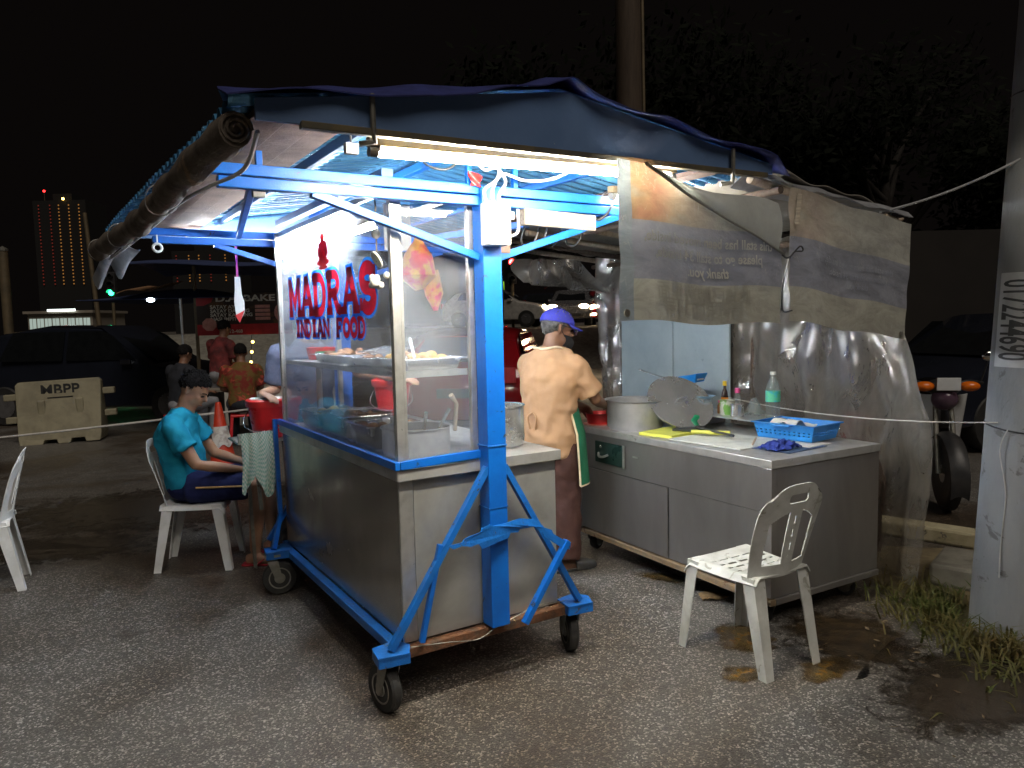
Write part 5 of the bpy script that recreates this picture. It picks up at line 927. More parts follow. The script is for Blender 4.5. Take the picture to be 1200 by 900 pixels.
b.build('body', 'skin', man, None, 0, .0085, 5); face(man, hc, hf2, hu2, hr); hair(man, hc, Mh, 'hair_black', -.035, .075, .99)
c = MB(); torso(c, pel, ch, nk - V((0, 0, .012)), sd_, .02, .035); c.ell(pel + V((0, 0, .02)) + f * .03, (.16, .19, .1))
for s, e in ((shr, elr), (shl, ell_)): arm(c, s, e, e, .016, .62); c.ell(s, .068); c.tube([nk - V((0, 0, .035)), nk.lerp(s, .55), s], [.055, .058, .055], 12)
c.build('shirt', 'shirt_cyan', man, None, 0, .01, 3, .03)
c = MB(); c.ell(pel - V((0, 0, .02)) + f * .02, (.15, .19, .105))
for h, kn, a in ((P(-.03, .1, .535), knr, anr), (P(-.03, -.1, .535), knl, anl)): q = h.lerp(kn, .84); c.tube([h, h.lerp(q, .5), q], [.115, .103, .094], 16)
c.build('shorts', 'shorts_navy', man, None, 0, .012, 3, .016)
hq = P(-.03, .1, .535); MB().tube([hq.lerp(knr, t_) + sd_ * (.119 - .016 * t_) + V((0, 0, .016)) for t_ in (.15, .4, .6, .8)], .006, 6).build('stripe', 'stripe_gold', man)
for a in (anr, anl):
    d = V((f.x + sd_.x * .15, f.y + sd_.y * .15, 0)).normalized(); s_ = V((d.y, -d.x, 0)); bb = V((a.x, a.y, 0))
    sd2 = MB().prism([(-.085, -.035), (-.06, -.045), (.05, -.042), (.13, -.055), (.19, -.04), (.21, 0), (.19, .035), (.12, .05), (.04, .038), (-.06, .04), (-.085, .03)], lambda u, v, t_: bb + d * u + s_ * v + V((0, 0, t_)), .001, .014).build('sandal', 'sandal_pink', man, None, .004)
    for s in (-1, 1): MB().tube([bb + d * .15 + V((0, 0, .035)), bb + d * .09 + s_ * s * .025 + V((0, 0, .062)), bb + d * .03 + s_ * s * .042 + V((0, 0, .02))], .007, 6).build('strap', 'sandal_pink', sd2)
# ---- worker at the cabinet, seen from behind
f = V((.55, .83, 0)).normalized(); sd_ = V((f.y, -f.x, 0)); wm = V((.235, 4.6, 0)); P = lambda x, y, z: wm + f * x + sd_ * y + V((0, 0, z))
wk = thing('person', 'worker in a peach T-shirt, green apron and blue cap standing at the steel cabinet', 'person', (0, 0, 0))
pel, ch, nk = P(-.01, 0, .86), P(-.01, 0, 1.2), P(.02, 0, 1.4); hc = P(.075, .02, 1.5); hf = (V((.93, .25, 0)) - V((0, 0, .22))).normalized(); hu = V((0, 0, 1)) + f * .2
b = MB(); torso(b, pel, ch, nk, sd_, -.005, 0, .93); Mh, hr, hf2, hu2 = head(b, hc, hf, hu); b.tube([nk - V((0, 0, .04)), nk.lerp(hc, .5) - f * .01, hc - hf * .015], [.06, .054, .052], 14)
shr, shl = P(.02, .162, 1.285), P(.02, -.162, 1.285); elr, ell_ = P(.14, .25, 1.06), P(.16, -.22, 1.06); wrr, wrl = P(.36, .2, 1.0), P(.4, -.0, .99)
for s, e, w, si in ((shr, elr, wrr, 1), (shl, ell_, wrl, -1)):
    arm(b, s, e, w); hand(b, w, f * 1 - V((0, 0, .5)), V((0, 0, -1)) - sd_ * si * .5, -si, .6)
LG = ((P(.0, .09, .84), P(.02, .1, .46), P(-.02, .11, .09)), (P(.0, -.09, .84), P(.0, -.11, .46), P(-.05, -.13, .09)))
for h, kn, a in LG: leg(b, h, kn, a); foot(b, a, f * .55 + V((.7, 0, 0)))
b.build('body', 'skin_dark', wk, None, 0, .009, 5); face(wk, hc, hf2, hu2, hr); hair(wk, hc, Mh, 'hair_grey', -.075, .06, 1.0)
c = MB(); torso(c, pel - V((0, 0, .04)), ch, nk - V((0, 0, .01)), sd_, .032, .1, .95)
for s, e in ((shr, elr), (shl, ell_)): arm(c, s, e, e, .016, .8); c.ell(s, .07); c.tube([nk - V((0, 0, .035)), nk.lerp(s, .55) - V((0, 0, .012)), s], [.06, .062, .06], 12)
c.build('shirt', 'shirt_peach', wk, None, 0, .01, 3, .034)
c = MB(); c.ell(pel - V((0, 0, .06)), (.115, .125, .1))
for h, kn, a in LG: leg(c, h, kn, a.lerp(kn, -.03), .025, 1, wide=(-.018, .0, .008, .014, .034))
c.build('trousers', 'trousers_brown', wk, None, 0, .012, 4, .026)
# apron: front panel wrapping to the right side, ties at the back
def apr(u, v):
    a = R(-125 + 230 * u); g_ = .185 + .035 * (v < .5) * (.5 - v); w_ = 1.0 if v < .5 else 1 - (v - .5) * .8
    return P(.015 + math.cos(a) * (.145 + .06 * (1 - v)) , math.sin(a) * (.19 + .045 * (1 - v)) * w_, .55 + .62 * v)
ap = MB().sheet(apr, 40, 20, .004).build('apron', 'apron_green', wk, 60)
for u_ in (0, 1): MB().tube([V(apr(u_, i / 10)) for i in range(11)], .007, 6).build('apron_trim', 'apron_trim', ap)
MB().tube([V(apr(i / 20, 0)) for i in range(21)], .007, 6).build('apron_trim', 'apron_trim', ap)
MB().tube([P(.015 + math.cos(R(a)) * .145 - .0, math.sin(R(a)) * .182, 1.0 + .01 * math.sin(a)) for a in range(105, 256, 10)], .006, 6).build('apron_tie', 'shirt_peach', wk, 60)
for s in (-1, 1): MB().tube(smooth_path([P(-.14, -.04, 1.0), P(-.155, -.04 + s * .03, .97), P(-.15, -.04 + s * .02, .9)]), .006, 6).build('tie_end', 'shirt_peach', wk, 60)
MB().tube(smooth_path([P(-.045, -.09, 1.395), P(-.075, 0, 1.385), P(-.04, .08, 1.395), P(.05, .085, 1.37)]), .008, 8).build('neck_strap', 'apron_trim', wk, 60)
# cap
co_ = hc + hu2 * .032 - hf2 * .01; cm = MB(); n, k = 32, 10; vs = []
for i in range(k + 1):
    t_ = R(92) * i / k
    for j in range(n): a = 2 * math.pi * j / n; vs.append(co_ + Mh @ V((.09 * math.sin(t_) * math.cos(a), .112 * math.sin(t_) * math.sin(a), .1 * math.cos(t_) * (1 + .03 * math.sin(6 * a)) + .004)))
cm.add(vs, [(i * n + j, (i + 1) * n + j, (i + 1) * n + (j + 1) % n, i * n + (j + 1) % n) for i in range(k) for j in range(n)])
cp_ = cm.build('cap', 'cap_blue', wk, 60); q = cp_.modifiers.new('thick', 'SOLIDIFY'); q.thickness = .004
MB().sheet(lambda u, v: co_ + Mh @ V(((u * 2 - 1) * (.082 - .012 * v), .09 * math.sqrt(max(0, 1 - ((u * 2 - 1) * .9) ** 2)) + .085 * v * (1 - .45 * (u * 2 - 1) ** 2), .004 + .012 * (1 - (u * 2 - 1) ** 2) - .025 * v)), 16, 8, .004).build('cap_brim', 'cap_blue', cp_, 60)
MB().ell(co_ + Mh @ V((0, 0, .105)), .008).build('cap_button', 'cap_blue', cp_, 60)
# glasses and face mask
MB().sheet(lambda u, v: hc + hf2 * (.1 - .075 * abs(u * 2 - 1) ** 2.2) + hr * (u * 2 - 1) * .068 - hu2 * (.035 + .07 * v) + hf2 * .018 * math.sin(v * 3.1), 16, 8, .003).build('face_mask', 'mask_black', wk, 60)
for s in (-1, 1):
    MB().lathe([(0, -.001), (.023, -.001), (.025, .0), (.023, .002), (0, .002)], 18, hc + hf2 * .112 + hr * s * .032 + hu2 * .002, Mh @ Matrix.Rotation(R(90), 3, 'X')).build('lens', 'glasses_lens', wk, 40); MB().tube([hc + hf2 * .11 + hr * s * .055 + hu2 * .006, hc + hf2 * .06 + hr * s * .08 + hu2 * .012, hc - hf2 * .01 + hr * s * .086 + hu2 * .015], .0028, 6).build('temple_arm', 'black_plastic', wk)
    MB().tube([hc + hf2 * .03 + hr * s * .07 - hu2 * .05, hc - hf2 * .0 + hr * s * .085 - hu2 * .02, hc - hf2 * .012 + hr * s * .088 + hu2 * .012], .0022, 6).build('mask_loop', 'mask_black', wk)
for h, kn, a in LG:
    d = (V((f.x * .55 + .7, f.y * .55, 0))).normalized(); s_ = V((d.y, -d.x, 0)); bb = V((a.x, a.y, 0))
    so_ = MB().prism([(-.095, -.03), (-.07, -.045), (.05, -.045), (.13, -.055), (.19, -.04), (.21, 0), (.19, .038), (.12, .052), (.04, .042), (-.07, .042), (-.095, .028)], lambda u, v, t_: bb + d * u + s_ * v + V((0, 0, t_)), .001, .018).build('clog', 'sandal_black', wk, None, .004)
    MB().sheet(lambda u, v: bb + d * (.05 + .145 * u) + s_ * (.054 * math.cos(math.pi * v) * (1 - .25 * u * u)) + V((0, 0, .012 + (.062 - .035 * u ** 2) * math.sin(math.pi * v) ** .6)), 10, 14, .004).build('clog_upper', 'sandal_black', so_, 60)
    MB().tube([bb + d * .05 + s_ * .05 * math.cos(t_ * .314) + V((0, 0, .016 + .06 * math.sin(t_ * .314) ** .6)) for t_ in range(11)], .006, 6).build('clog_strap', 'sandal_black', so_, 60)
# ---- man in a grey shirt behind the far end of the cart
f = V((.62, -.78, 0)).normalized(); sd_ = V((f.y, -f.x, 0)); gm_ = V((-1.42, 5.12, 0)); P = lambda x, y, z: gm_ + f * x + sd_ * y + V((0, 0, z))
gr = thing('person', 'man in a grey blue shirt behind the cart, arm reaching in behind the glass', 'person', (0, 0, 0))
pel, ch, nk = P(0, 0, .93), P(.03, 0, 1.27), P(.08, 0, 1.47); hc = P(.13, 0, 1.59); b = MB(); torso(b, pel, ch, nk, sd_); Mh, hr, hf2, hu2 = head(b, hc, (f - V((0, 0, .5))).normalized(), V((0, 0, 1)) + f * .4); b.tube([nk - V((0, 0, .04)), nk.lerp(hc, .5), hc], [.06, .054, .052], 14)
rr0 = P(.03, .2, 1.37); rr1 = V((-1.6, 5.0, 1.13)); rr2 = LW(-.07, 1.93, 1.15); ll0 = P(.03, -.2, 1.37); ll1 = P(.22, -.3, 1.22); ll2 = LW(.56, 1.24, 1.245)
arm(b, rr0, rr1, rr2); hand(b, rr2, LW(-.03, 1.85, 1.13) - rr2, V((0, 0, -1)), 1, .35); arm(b, ll0, ll1, ll2); hand(b, ll2, LW(.6, 1.13, 1.235) - ll2, V((0, 0, -1)), -1, .3)
LG = ((P(0, .09, .9), P(.02, .1, .48), P(-.02, .1, .09)), (P(0, -.09, .9), P(.02, -.1, .48), P(-.02, -.1, .09)))
for h, kn, a in LG: leg(b, h, kn, a); foot(b, a, f)
b.build('body', 'skin', gr, None, 0, .01, 5); face(gr, hc, hf2, hu2, hr); hair(gr, hc, Mh, 'hair_black')
c = MB(); torso(c, pel, ch, nk - V((0, 0, .012)), sd_, .024, .06)
for s, e in ((rr0, rr1), (ll0, ll1)): arm(c, s, e, e, .02, .8); c.ell(s, .078)
c.build('shirt', 'shirt_grey', gr, None, 0, .012, 4, .024)
c = MB(); c.ell(pel - V((0, 0, .03)), (.16, .165, .12))
for h, kn, a in LG: leg(c, h, kn, a, .022, 1, wide=(0, 0, .008, .01, .03))
c.build('trousers', 'jacket_dark', gr, None, 0, .014, 3)
# ---- three people at the satay stall in the background (small in the picture)
def far_person(label, x, y, ang, top, bottoms, sit=False, seat=.45):
    f = V((math.cos(ang), math.sin(ang), 0)); sd_ = V((f.y, -f.x, 0)); o = V((x, y, 0)); P = lambda a, b_, z: o + f * a + sd_ * b_ + V((0, 0, z)); t = thing('person', label, 'person', (0, 0, 0), 0, 'people at the satay stall')
    z0 = seat + .1 if sit else .92; pel, ch, nk = P(0, 0, z0), P(.03, 0, z0 + .32), P(.06, 0, z0 + .51); hc = P(.1, 0, z0 + .63); b = MB(); torso(b, pel, ch, nk, sd_); Mh, hr, hf2, hu2 = head(b, hc, (f - V((0, 0, .4))).normalized(), V((0, 0, 1)) + f * .3); b.tube([nk - V((0, 0, .04)), hc], [.06, .052], 12)
    S = [(P(.02, s * .19, z0 + .42), P(.1, s * .24, z0 + .17), P(.33, s * .12, z0 + .12), s) for s in (-1, 1)]
    for s, e, w, si in S: arm(b, s, e, w); hand(b, w, f, V((0, 0, -1)), -si, .4)
    L = [(P(0, s * .1, z0 - .02), P(.42, s * .12, z0 - .02) if sit else P(.02, s * .1, .48), P(.4 if sit else 0, s * .12, .09)) for s in (-1, 1)]
    for h, kn, a in L: leg(b, h, kn, a); foot(b, a, f)
    b.build('body', 'skin_dark', t, None, 0, .013, 3); face(t, hc, hf2, hu2, hr); hair(t, hc, Mh, 'hair_black'); c = MB(); torso(c, pel, ch, nk, sd_, .022, .05)
    for s, e, w, si in S: arm(c, s, e, e, .02, .8); c.ell(s, .076)
    c.build('shirt', top, t, None, 0, .016, 3, .02); c = MB(); c.ell(pel - V((0, 0, .03)), (.16, .17, .11))
    for h, kn, a in L: leg(c, h, kn, a, .022)
    c.build('trousers', bottoms, t, None, 0, .016, 3); return t
far_person('person in a dull red shirt standing at the satay stall', -4.2, 10.7, R(60), 'shirt_red', 'trousers_grey'); far_person('seated person in a red and yellow patterned shirt', -3.5, 9.6, R(110), 'shirt_floral', 'jacket_dark', True, .5); far_person('seated person in dark clothes left of the patterned shirt', -4.35, 9.7, R(60), 'jacket_dark', 'trousers_grey', True, .5)
for (x, y, a, lab) in ((-3.5, 9.6, R(110), 'red stool under the person in the patterned shirt'), (-4.35, 9.7, R(60), 'red stool under the person in dark clothes')):
    t = thing('stool', lab, 'stool', (x, y, 0), a, 'red plastic stools'); MB().bx(-.16, .16, -.16, .16, .42, .45).build('seat', 'red_plastic', t, None, .01)
    for sx in (-1, 1):
        for sy in (-1, 1): MB().bar((sx * .14, sy * .14, .42), (sx * .18, sy * .18, 0), .035).build('leg', 'red_plastic', t)
# ================================================================ left background: barrier, cone, rope
ba = thing('water_barrier', 'cream plastic road barrier stencilled MBPP', 'barrier', (-6.43, 10.58, 0), R(17)); ba.rotation_euler.y = R(-2)
bp = [(-.52, .1), (-.5, 0), (-.22, 0), (-.2, .06), (-.05, .06), (-.03, 0), (.12, 0), (.14, .06), (.3, .06), (.32, 0), (.5, 0), (.52, .1), (.54, .84), (.5, .88), (-.5, .88), (-.54, .84)]
def bar3(u, v, t): s = .06 + .2 * (1 - min(1, v / .88)) ** 1.6; return (u, t * s, v)
m = MB(); k = len(bp); vs = []
m.prism(bp, bar3, -1, 1); m.build('shell', 'barrier_plastic', ba, None, .012)
for z in (.36, .68):
    MB().bx(-.7, -.535, -.05, .05, z - .05, z + .04).build('lug', 'barrier_plastic', ba, None, .012); MB().bx(.545, .7, -.05, .05, z - .04, z + .05).build('lug', 'barrier_plastic', ba, None, .012)
for x in (-.22, .26): MB().bx(x - .05, x + .05, -.16, -.1, .22, .62).build('rib', 'barrier_plastic', ba, None, .02)
text_obj('lettering', 'MBPP', .21, 'stencil_black', Matrix.Translation((.02, -.098, .68)) @ Matrix.Rotation(R(84), 4, 'X'), ba, bold=.004); MB().bx(-.14, .18, -.118, -.112, .635, .65).build('caption_bar', 'stencil_black', ba)
cn_ = thing('traffic_cone', 'worn orange traffic cone with a torn white band beside the seated man', 'cone', (-3.3, 8.35, 0)); cn_.rotation_euler = (0, R(-2), .3)
MB().bx(-.19, .19, -.19, .19, 0, .03).build('base', 'black_plastic', cn_, None, .01); MB().lathe([(.15, .03), (.14, .05), (.03, .72), (.024, .73), (.0, .73)], 28).build('cone_body', 'cone_orange', cn_, 40)
MB().sheet(lambda u, v: ((.123 - .16 * (.13 + .2 * v)) * math.cos(-2.6 + 2.2 * u + .1 * nz(v * 5, 1)) * 1.24, (.123 - .16 * (.13 + .2 * v)) * math.sin(-2.6 + 2.2 * u + .1 * nz(v * 5, 1)) * 1.24, .24 + .22 * v + .02 * math.sin(u * 14) * (v < .5)), 20, 10).build('reflective_band', 'reflective_white', cn_, 60)
tag(MB().tube(sag((-8.6, 8.0, .22), (-3.43, 8.32, .6), .03) + sag((-3.43, 8.32, .6), (-2.2, 8.9, .72), .02)[1:], .012, 6).build('rope', 'cord', None, 60), 'pale rope strung low from the barrier to the traffic cone', 'rope')
# ================================================================ vehicles
def car(name, label, loc, rz, m, L=4.4, Wd=1.75, Hh=1.6, lights=None, hood=.3, grp=None):
    """side profile along x (front +x) lofted across the width with tumblehome"""
    t = thing(name, label, 'car', loc, rz, grp); h = L / 2
    pr_ = [(-h, .45), (-h + .02, .85), (-h + .12, 1.02), (-h * .72, Hh * .93), (-h * .35, Hh), (h * .1, Hh * .985), (h * (.62 - hood * .4), 1.02), (h * .8, .92), (h * .97, .78), (h, .5), (h * .97, .3), (-h * .97, .3)]
    def sect(y):
        k = abs(y); out = []
        for (x, z) in pr_:
            up = max(0, (z - 1.0) / (Hh - 1.0)); out.append((x * (1 - .03 * k ** 4), y * (Wd / 2) * (1 - .2 * up), z - .05 * k ** 6 * (z > .6)))
        return out
    ys = (-1, -.96, -.7, 0, .7, .96, 1); mb = MB(); n = len(pr_); vs = [p for y in ys for p in sect(y)]
    fs = [(i * n + j, (i + 1) * n + j, (i + 1) * n + (j + 1) % n, i * n + (j + 1) % n) for i in range(len(ys) - 1) for j in range(n)] + [tuple(range(n)), tuple(range((len(ys) - 1) * n, len(ys) * n))[::-1]]
    mb.add(vs, fs).build('body', m, t, 40, .03)
    for s in (-1, 1):
        e = .005; w_ = [(-h * .66, 1.08), (-h * .6, Hh * .9), (-h * .33, Hh * .945), (h * .06, Hh * .93), (h * (.5 - hood * .4), 1.08)]
        for (a, b_) in ((0, .47), (.5, 1)):
            x0 = -h * .66; x1 = h * (.5 - hood * .4); q = [(x0 + (x1 - x0) * a, 1.08), (x0 + (x1 - x0) * b_, 1.08)]
            top = lambda x: min(Hh * .93, 1.08 + (x - x0 + .02) * 2.5, 1.08 + (x1 - x + .02) * .95)
            poly = q + [(x0 + (x1 - x0) * (b_ + (a - b_) * i / 6), top(x0 + (x1 - x0) * (b_ + (a - b_) * i / 6))) for i in range(7)]
            MB().prism(poly, lambda u, v, q_: (u, s * (Wd / 2 * (1 - .2 * max(0, (v - 1.0) / (Hh - 1.0))) + q_ - .004), v), 0, .012).build('side_window', 'car_glass', t)
        for x in (-h * .64, h * .64):
            M = Matrix.Rotation(R(90), 3, 'X'); wh = MB().lathe([(.0, -.1), (.2, -.1), (.31, -.105), (.33, -.08), (.33, .08), (.31, .105), (.2, .1), (0, .1)], 28, (x, s * (Wd / 2 - .09), .33), M).build('wheel', 'rubber', t, 40)
            MB().lathe([(0, 0), (.19, 0), (.2, .006), (.0, .008)], 20, (x, s * (Wd / 2 + .012) - (0 if s > 0 else .0), .33), Matrix.Rotation(R(-90 * s), 3, 'X')).build('hubcap', 'car_silver', wh, 40)
        MB().bx(h * .3, h * .38, s * (Wd / 2 + .02) - .06, s * (Wd / 2 + .02) + .06, 1.0, 1.1).build('mirror', m, t, None, .02)
        MB().ell((h * .955, s * Wd * .36, .76), (.07, .2, .09)).build('headlight', 'headlight' if lights and 'h' in lights else 'chrome', t, 60); MB().bx(-h - .006, -h + .05, s * Wd * .38 - .12, s * Wd * .38 + .12, .78, .98).build('tail_light', 'tail_light' if lights and 't' in lights else 'sign_red', t, None, .01)
        if lights and 'f' in lights: MB().ell((h * .985, s * Wd * .36, .46), (.03, .09, .05)).build('fog_light', 'headlight', t, 60)
    mb = MB(); mb.prism([(-.62, .0), (.62, 0), (.52, 1), (-.52, 1)], lambda u, v, q: (h * (.62 - hood * .4) - .03 + .012 + q + (h * .1 - h * (.62 - hood * .4) + .05) * v, u * Wd / 1.75, 1.05 + (Hh * .955 - 1.05) * v), 0, .012); mb.build('windscreen', 'car_glass', t)
    mb = MB(); mb.prism([(-.6, .0), (.6, 0), (.52, 1), (-.52, 1)], lambda u, v, q: (-h + .115 - q + (.28 * h - .12) * v * .9, u * Wd / 1.75, 1.06 + (Hh * .93 - 1.08) * v), 0, .012); mb.build('rear_window', 'car_glass', t); MB().bx(-h - .012, -h + .02, -.26, .26, .6, .72).build('number_plate', 'black_plastic', t); MB().bx(h * .97, h + .01, -.5, .5, .38, .5).build('grille', 'black_plastic', t, None, .01)
    return t
car('parked_car', 'dark parked car behind the road barrier', (-7.0, 13.2, 0), R(-6), 'car_dark', 4.6, 1.8, 1.68); car('parked_car', 'dark red parked car behind the worker', (-.45, 11.6, 0), R(83), 'car_red', 4.3, 1.7, 1.5)
car('parked_car', 'dark parked car in the shadow right of the plastic sheet', (6.3, 9.4, 0), R(200), 'car_dark', 4.3, 1.75, 1.55)
# embanked road with traffic behind
tag(MB().prism([(24, -.1), (27, 1.3), (27.4, 1.36), (40, 1.36), (44, -.1)], lambda u, v, t: (t, u, v), -14, 60).build('road', 'slab_concrete'), kind='structure')
RZ = 1.36
car('car', 'pale car on the road left of the blue cap', (-.5, 29.5, RZ), R(-14), 'car_white', 4.2, 1.7, 1.5, 'hf', grp='cars on the far road'); car('car', 'silver car with bright headlights above the blue cap', (2.6, 31, RZ), R(-100), 'car_silver', 4.2, 1.7, 1.5, 'h', grp='cars on the far road')
car('car', 'red car with four lit lamps right of the blue cap', (4.15, 32.5, RZ), R(-93), 'car_red', 4.2, 1.7, 1.5, 'hf', grp='cars on the far road'); car('car', 'dark car with red tail lights between the others', (1.55, 34, RZ), R(80), 'car_dark', 4.2, 1.7, 1.5, 't', grp='cars on the far road')
# traffic lights
def signal(lab, x, y, h, m, lit):
    t = thing('traffic_light', lab, 'traffic light', (x, y, 0), 0, 'traffic lights'); MB().tube([(0, 0, 0), (0, 0, h - .5)], .06, 10).build('pole', 'pole_metal', t, 60); MB().bx(-.16, .16, -.1, .1, h - .5, h + .5).build('housing', 'black_plastic', t, None, .03)
    for i in range(3):
        z = h + .32 - .32 * i; o = MB().ell((0, -.11, z), (.11, .05, .11)).build('lens', m if i == lit else 'car_glass', t, 60); MB().sheet(lambda u, v: (.13 * math.cos(math.pi * u), -.1 - .16 * v, z + .13 * math.sin(math.pi * u)), 12, 2, .01).build('visor', 'black_plastic', o)
signal('traffic light showing green left of the rolled awning', -15.93, 30, 3.42, 'green_light', 2); signal('traffic light showing red right of the blue post', .1, 29, 3.55, 'red_light', 0)
o = thing('road_sign', 'small lit green sign beside the blue post', 'sign', (-.75, 40, 0)); MB().tube([(0, 0, 0), (0, 0, 3.3)], .05, 8).build('post', 'pole_metal', o); MB().bx(-.45, .45, -.04, .04, 3.3, 3.75).build('panel', 'sign_green', o, None, .02)
# lamp pole, far low building, tower with light strings
t = thing('street_pole', 'thin leaning ochre pole left of the rolled awning', 'pole', (-11.0, 20, 0)); MB().tube([(.1, 0, 0), (-.08, 0, 2.4), (-.22, 0, 4.7)], [.07, .06, .05], 10).build('shaft', 'pole_metal', t, 60)
t = thing('street_pole', 'dark pole at the left edge', 'pole', (-10.1, 15, 0)); MB().tube([(0, 0, 0), (0, 0, 3.2)], .09, 10).build('shaft', 'pole_metal', t, 60); MB().lathe([(.1, 3.2), (.1, 3.24), (0, 3.3)], 10).build('top_cap', 'fork_metal', t)
bl = thing('low_building', 'low pale green lit building behind the dark car', 'building', (-36.2, 60, 0)); MB().bx(-2.6, 2.6, 0, 5, 0, 3.1).build('wall', 'wall_far', bl); MB().bx(-2.8, 2.8, -.3, 5.2, 3.1, 3.3).build('roof', 'wall_far', bl)
for k in range(8): w_ = MB().bx(-2.45 + k * .62, -1.95 + k * .62, -.06, -.01, 1.75, 2.7).build('window', 'window_glow', bl); MB().bx(-2.21 + k * .62, -2.19 + k * .62, -.08, -.061, 1.75, 2.7).build('mullion', 'wall_far', w_)
MB().bx(-.7, 1.5, -.5, -.4, 3.25, 3.42).build('light_strip', 'sign_tube', bl)
def tower(lab, x0, x1, z0, z1, cols, y=300, n=24):
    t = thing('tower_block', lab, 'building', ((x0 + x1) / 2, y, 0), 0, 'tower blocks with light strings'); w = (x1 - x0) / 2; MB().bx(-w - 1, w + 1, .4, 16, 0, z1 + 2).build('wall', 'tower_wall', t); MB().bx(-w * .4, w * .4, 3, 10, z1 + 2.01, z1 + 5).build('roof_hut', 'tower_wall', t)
    for k, (x, m) in enumerate(cols):
        mb = MB()
        for i in range(n): z = z0 + (z1 - z0) * i / (n - 1); mb.ell((x - (x0 + x1) / 2, 0, z), (.3, .25, .3), 6, 4)
        o = mb.build('light_string', m, t); o['kind'] = 'stuff'
    return t
c_ = [(-186.5, 'string_bulb_red'), (-182, 'string_bulb_red'), (-178.5, 'string_bulb'), (-174.5, 'string_bulb'), (-170.5, 'string_bulb')]
tw_ = tower('far tower block with vertical strings of amber lights', -188, -169, 21, 52, c_); MB().ell((-6.5, 2, 58), .45).build('beacon', 'red_dot', tw_); MB().tube([(-6.5, 2, 54), (-6.5, 2, 58)], .1, 6).build('mast', 'pole_metal', tw_); MB().ell((2, 0, 54.5), .5).build('roof_lamp', 'yellow_bulb', tw_)
tower('second far tower block seen below the cart roof', -134, -110, 21, 31, [(-133, 'string_bulb_red'), (-128, 'string_bulb'), (-124, 'string_bulb'), (-119.5, 'string_bulb_red'), (-113.5, 'string_bulb')], n=9)
# ================================================================ satay stall
ss = thing('satay_stall', 'satay stall with printed menu board and small bulbs behind the seated man', 'stall', (-3.9, 11.2, 0), R(3))
sg = MB().bx(-.78, .62, -.03, 0, 1.46, 2.08).build('menu_board', 'sign_dark', ss, None, .004)
MB().bx(-.78, .62, -.034, -.031, 1.46, 1.62).build('red_band', 'sign_red', sg); MB().prism([(-.78, 2.08), (-.5, 2.08), (-.56, 1.95), (-.68, 1.9), (-.78, 1.9)], lambda u, v, t_: (u, t_, v), -.034, -.031).build('red_corner', 'sign_red', sg); MB().prism([(-.6 + .11 * math.cos(R(22.5 + 45 * i)), 1.62 + .1 * math.sin(R(22.5 + 45 * i))) for i in range(8)], lambda u, v, t_: (u, t_, v), -.04, -.036).build('octagon', 'sign_pink', sg)
MB().lathe([(0, 0), (.16, 0), (.17, .004), (0, .004)], 24, (.53, -.033, 1.78), Matrix.Rotation(R(90), 3, 'X')).build('food_picture', 'sign_pink', sg)
TX = lambda x, z: Matrix.Translation((x, -.037, z)) @ Matrix.Rotation(R(90), 4, 'X')
text_obj('lettering', 'D.A. BAKE', .13, 'sign_text', TX(-.5, 1.96), sg, align='LEFT', bold=.004, sx=1.5)
for k, w in enumerate(('SATAY AYAM', 'SATAY DAGING', 'SATAY KAMBING', 'NASI IMPIT')): text_obj('lettering', w, .07, 'sign_text', TX(-.58, 1.855 - .06 * k), sg, align='LEFT', bold=.002, sx=1.15); MB().bx(.08, .3, -.037, -.033, 1.855 - .06 * k, 1.9 - .06 * k).build('price_tag', 'sign_pink', sg, None, .008)
text_obj('lettering', '012-468', .07, 'sign_text', TX(-.35, 1.49), sg, align='LEFT', bold=.002)
for x in (-.8, .66): MB().bar((x, .0, 0), (x, 0, 2.5), .04).build('post', 'pole_metal', ss)
MB().bx(-.7, 1.6, -.9, -.2, .68, .71).build('table_top', 'wall_far', ss); MB().sheet(lambda u, v: (-.15 + 1.7 * u, -.91 + .02 * math.sin(u * 22), .705 - .5 * v), 30, 4, .004).build('table_cloth', 'cloth_white', ss)
for x in (-.65, 1.5): MB().bar((x, -.3, 0), (x, -.3, .68), .04).build('table_leg', 'pole_metal', ss)
for k in range(3): MB().ell((.0 + .02 * k, -.1, 1.05 + .15 * k), .022).build('bulb', 'yellow_bulb', ss, 60)
MB().tube([(.03, -.1, 1.45), (.0, -.1, 1.0)], .004, 6).build('bulb_wire', 'cable_black', ss); MB().sheet(lambda u, v: (-1.6 + 3.6 * u, -1.2 + 2.2 * v, 2.42 + .12 * math.sin(v * 3.1) + .03 * math.sin(u * 9)), 20, 10, .01).build('awning', 'awning_navy', ss, 60)
tag(MB().bx(-.18, .18, -.13, .13, 0, .2).build('cool_box', 'red_plastic', None, None, .02), 'red box on the satay stall table', 'box').location = (-2.75, 10.6, .72)
t = thing('market_umbrella', 'dark navy canopy on a white post left of the satay stall', 'umbrella', (-4.95, 11.6, 0)); MB().sheet(lambda u, v: (-1.15 + 2.2 * u, -1.1 + 2.2 * v, 2.0 + .18 * math.sin(u * 3.1) * math.sin(v * 3.1)), 16, 16, .01).build('cover', 'awning_navy', t, 60); MB().tube([(.1, -.6, 0), (.1, -.6, 2.05)], .02, 8).build('post', 'white_plastic', t, 60); MB().ell((-.1, -1.1, 1.98), (.06, .03, .03)).build('lantern', 'lantern_white', t, 60)
tag(MB().sheet(lambda u, v: (-5.9 + .75 * u, 11.2 + .6 * v, 2.12 + .1 * u + .03 * math.sin(u * 7) + .08 * v), 12, 6, .012).build('awning_flap', 'awning_brown', None, 60), 'brown awning flap above the navy canopy', 'awning')
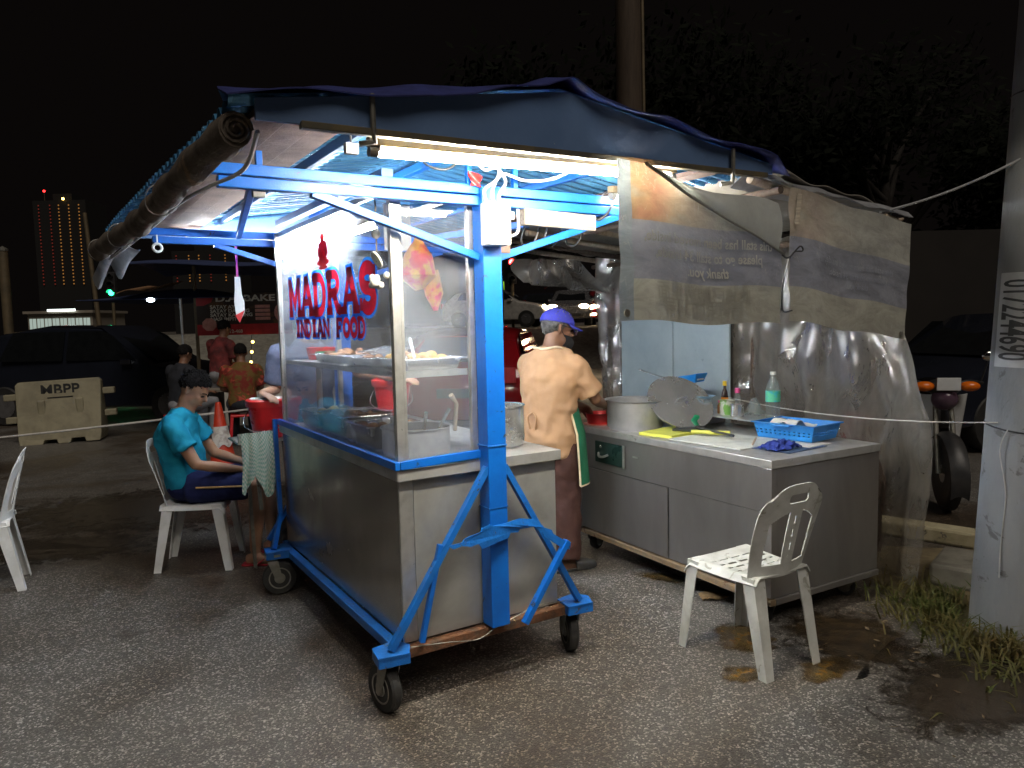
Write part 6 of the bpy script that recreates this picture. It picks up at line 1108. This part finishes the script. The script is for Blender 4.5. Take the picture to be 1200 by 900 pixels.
# ================================================================ right background: wall, motorcycle, trees, tall pole
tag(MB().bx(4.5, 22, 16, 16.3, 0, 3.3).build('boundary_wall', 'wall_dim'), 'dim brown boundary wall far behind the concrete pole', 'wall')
tp = thing('tall_pole', 'tall brown wooden pole rising behind the cart roof', 'pole', (1.52, 9.2, 0)); MB().tube([(0, 0, 0), (-.03, 0, 4), (-.06, 0, 9)], [.17, .155, .14], 18).build('shaft', 'pole_wood', tp, 60)
MB().tube([(.165, -.02, 0), (.14, -.03, 4), (.1, -.03, 9)], .02, 8).build('conduit', 'pole_metal', tp, 60)
mo = thing('motorcycle', 'parked white and black motorcycle with orange indicators beside the concrete pole', 'motorcycle', (3.4, 5.75, 0), R(-14))
M = Matrix.Rotation(R(90), 3, 'Y')
for y, n_ in ((0, 'front_wheel'), (1.22, 'rear_wheel')):
    w_ = MB().lathe([(.2, -.035), (.25, -.045), (.285, -.03), (.29, 0), (.285, .03), (.25, .045), (.2, .035)], 30, (0, y, .29), M).build(n_, 'rubber', mo, 50); MB().lathe([(.03, -.04), (.19, -.02), (.205, -.03), (.205, .03), (.19, .02), (.03, .04)], 20, (0, y, .29), M).build('rim', 'chrome', w_, 50)
MB().sheet(lambda u, v: ((v * 2 - 1) * .065, -.3 * math.cos(R(-20 + 150 * u)) * 1.08, .29 + .3 * math.sin(R(-20 + 150 * u)) * 1.1 - .03 * (v * 2 - 1) ** 2), 16, 6, .006).build('front_fender', 'black_plastic', mo, 60)
for s in (-1, 1):
    MB().tube([(s * .06, 0, .29), (s * .06, .1, .7), (s * .05, .16, .9)], .02, 8).build('fork', 'fork_metal', mo, 60)
    MB().tube(smooth_path([(s * .05, .16, .94), (s * .18, .2, 1.0), (s * .33, .3, .98)]), [.014] * 11, 8).build('handlebar', 'black_plastic', mo, 60); MB().ell((s * .16, .05, .975), (.075, .05, .04)).build('indicator', 'lamp_orange', mo, 60)
    MB().sheet(lambda u, v: (s * (.05 + .15 * math.sin(u * 1.5) * (1 - .35 * v)), .1 + .16 * u + .12 * v, .9 - .66 * v), 10, 12, .012).build('leg_shield', 'moto_white', mo, 60); MB().tube([(s * .3, .24, 1.0), (s * .34, .22, 1.16)], .006, 6).build('mirror_stem', 'black_plastic', mo); MB().ell((s * .35, .215, 1.2), (.06, .015, .04)).build('mirror', 'chrome', mo, 60)
MB().bx(-.085, .085, .0, .012, .945, 1.045).build('number_plate', 'moto_white', mo, None, .004); MB().ell((0, .1, .87), (.1, .09, .09)).build('headlamp', 'glasses_lens', mo, 60); MB().ell((0, .15, .96), (.13, .12, .07)).build('front_cowl', 'black_plastic', mo, 60)
MB().tube([(0, .4, .62), (0, .6, .74), (0, 1.0, .78), (0, 1.35, .82)], [(.06, .06), (.05, .12), (.05, .13), (.03, .06)], 12, ref=(0, 0, 1)).build('seat', 'black_plastic', mo, 60); MB().tube([(0, .4, .45), (0, .75, .4), (0, 1.2, .55)], [.1, .13, .08], 12).build('engine', 'grey_plastic', mo, 60)
lf = None
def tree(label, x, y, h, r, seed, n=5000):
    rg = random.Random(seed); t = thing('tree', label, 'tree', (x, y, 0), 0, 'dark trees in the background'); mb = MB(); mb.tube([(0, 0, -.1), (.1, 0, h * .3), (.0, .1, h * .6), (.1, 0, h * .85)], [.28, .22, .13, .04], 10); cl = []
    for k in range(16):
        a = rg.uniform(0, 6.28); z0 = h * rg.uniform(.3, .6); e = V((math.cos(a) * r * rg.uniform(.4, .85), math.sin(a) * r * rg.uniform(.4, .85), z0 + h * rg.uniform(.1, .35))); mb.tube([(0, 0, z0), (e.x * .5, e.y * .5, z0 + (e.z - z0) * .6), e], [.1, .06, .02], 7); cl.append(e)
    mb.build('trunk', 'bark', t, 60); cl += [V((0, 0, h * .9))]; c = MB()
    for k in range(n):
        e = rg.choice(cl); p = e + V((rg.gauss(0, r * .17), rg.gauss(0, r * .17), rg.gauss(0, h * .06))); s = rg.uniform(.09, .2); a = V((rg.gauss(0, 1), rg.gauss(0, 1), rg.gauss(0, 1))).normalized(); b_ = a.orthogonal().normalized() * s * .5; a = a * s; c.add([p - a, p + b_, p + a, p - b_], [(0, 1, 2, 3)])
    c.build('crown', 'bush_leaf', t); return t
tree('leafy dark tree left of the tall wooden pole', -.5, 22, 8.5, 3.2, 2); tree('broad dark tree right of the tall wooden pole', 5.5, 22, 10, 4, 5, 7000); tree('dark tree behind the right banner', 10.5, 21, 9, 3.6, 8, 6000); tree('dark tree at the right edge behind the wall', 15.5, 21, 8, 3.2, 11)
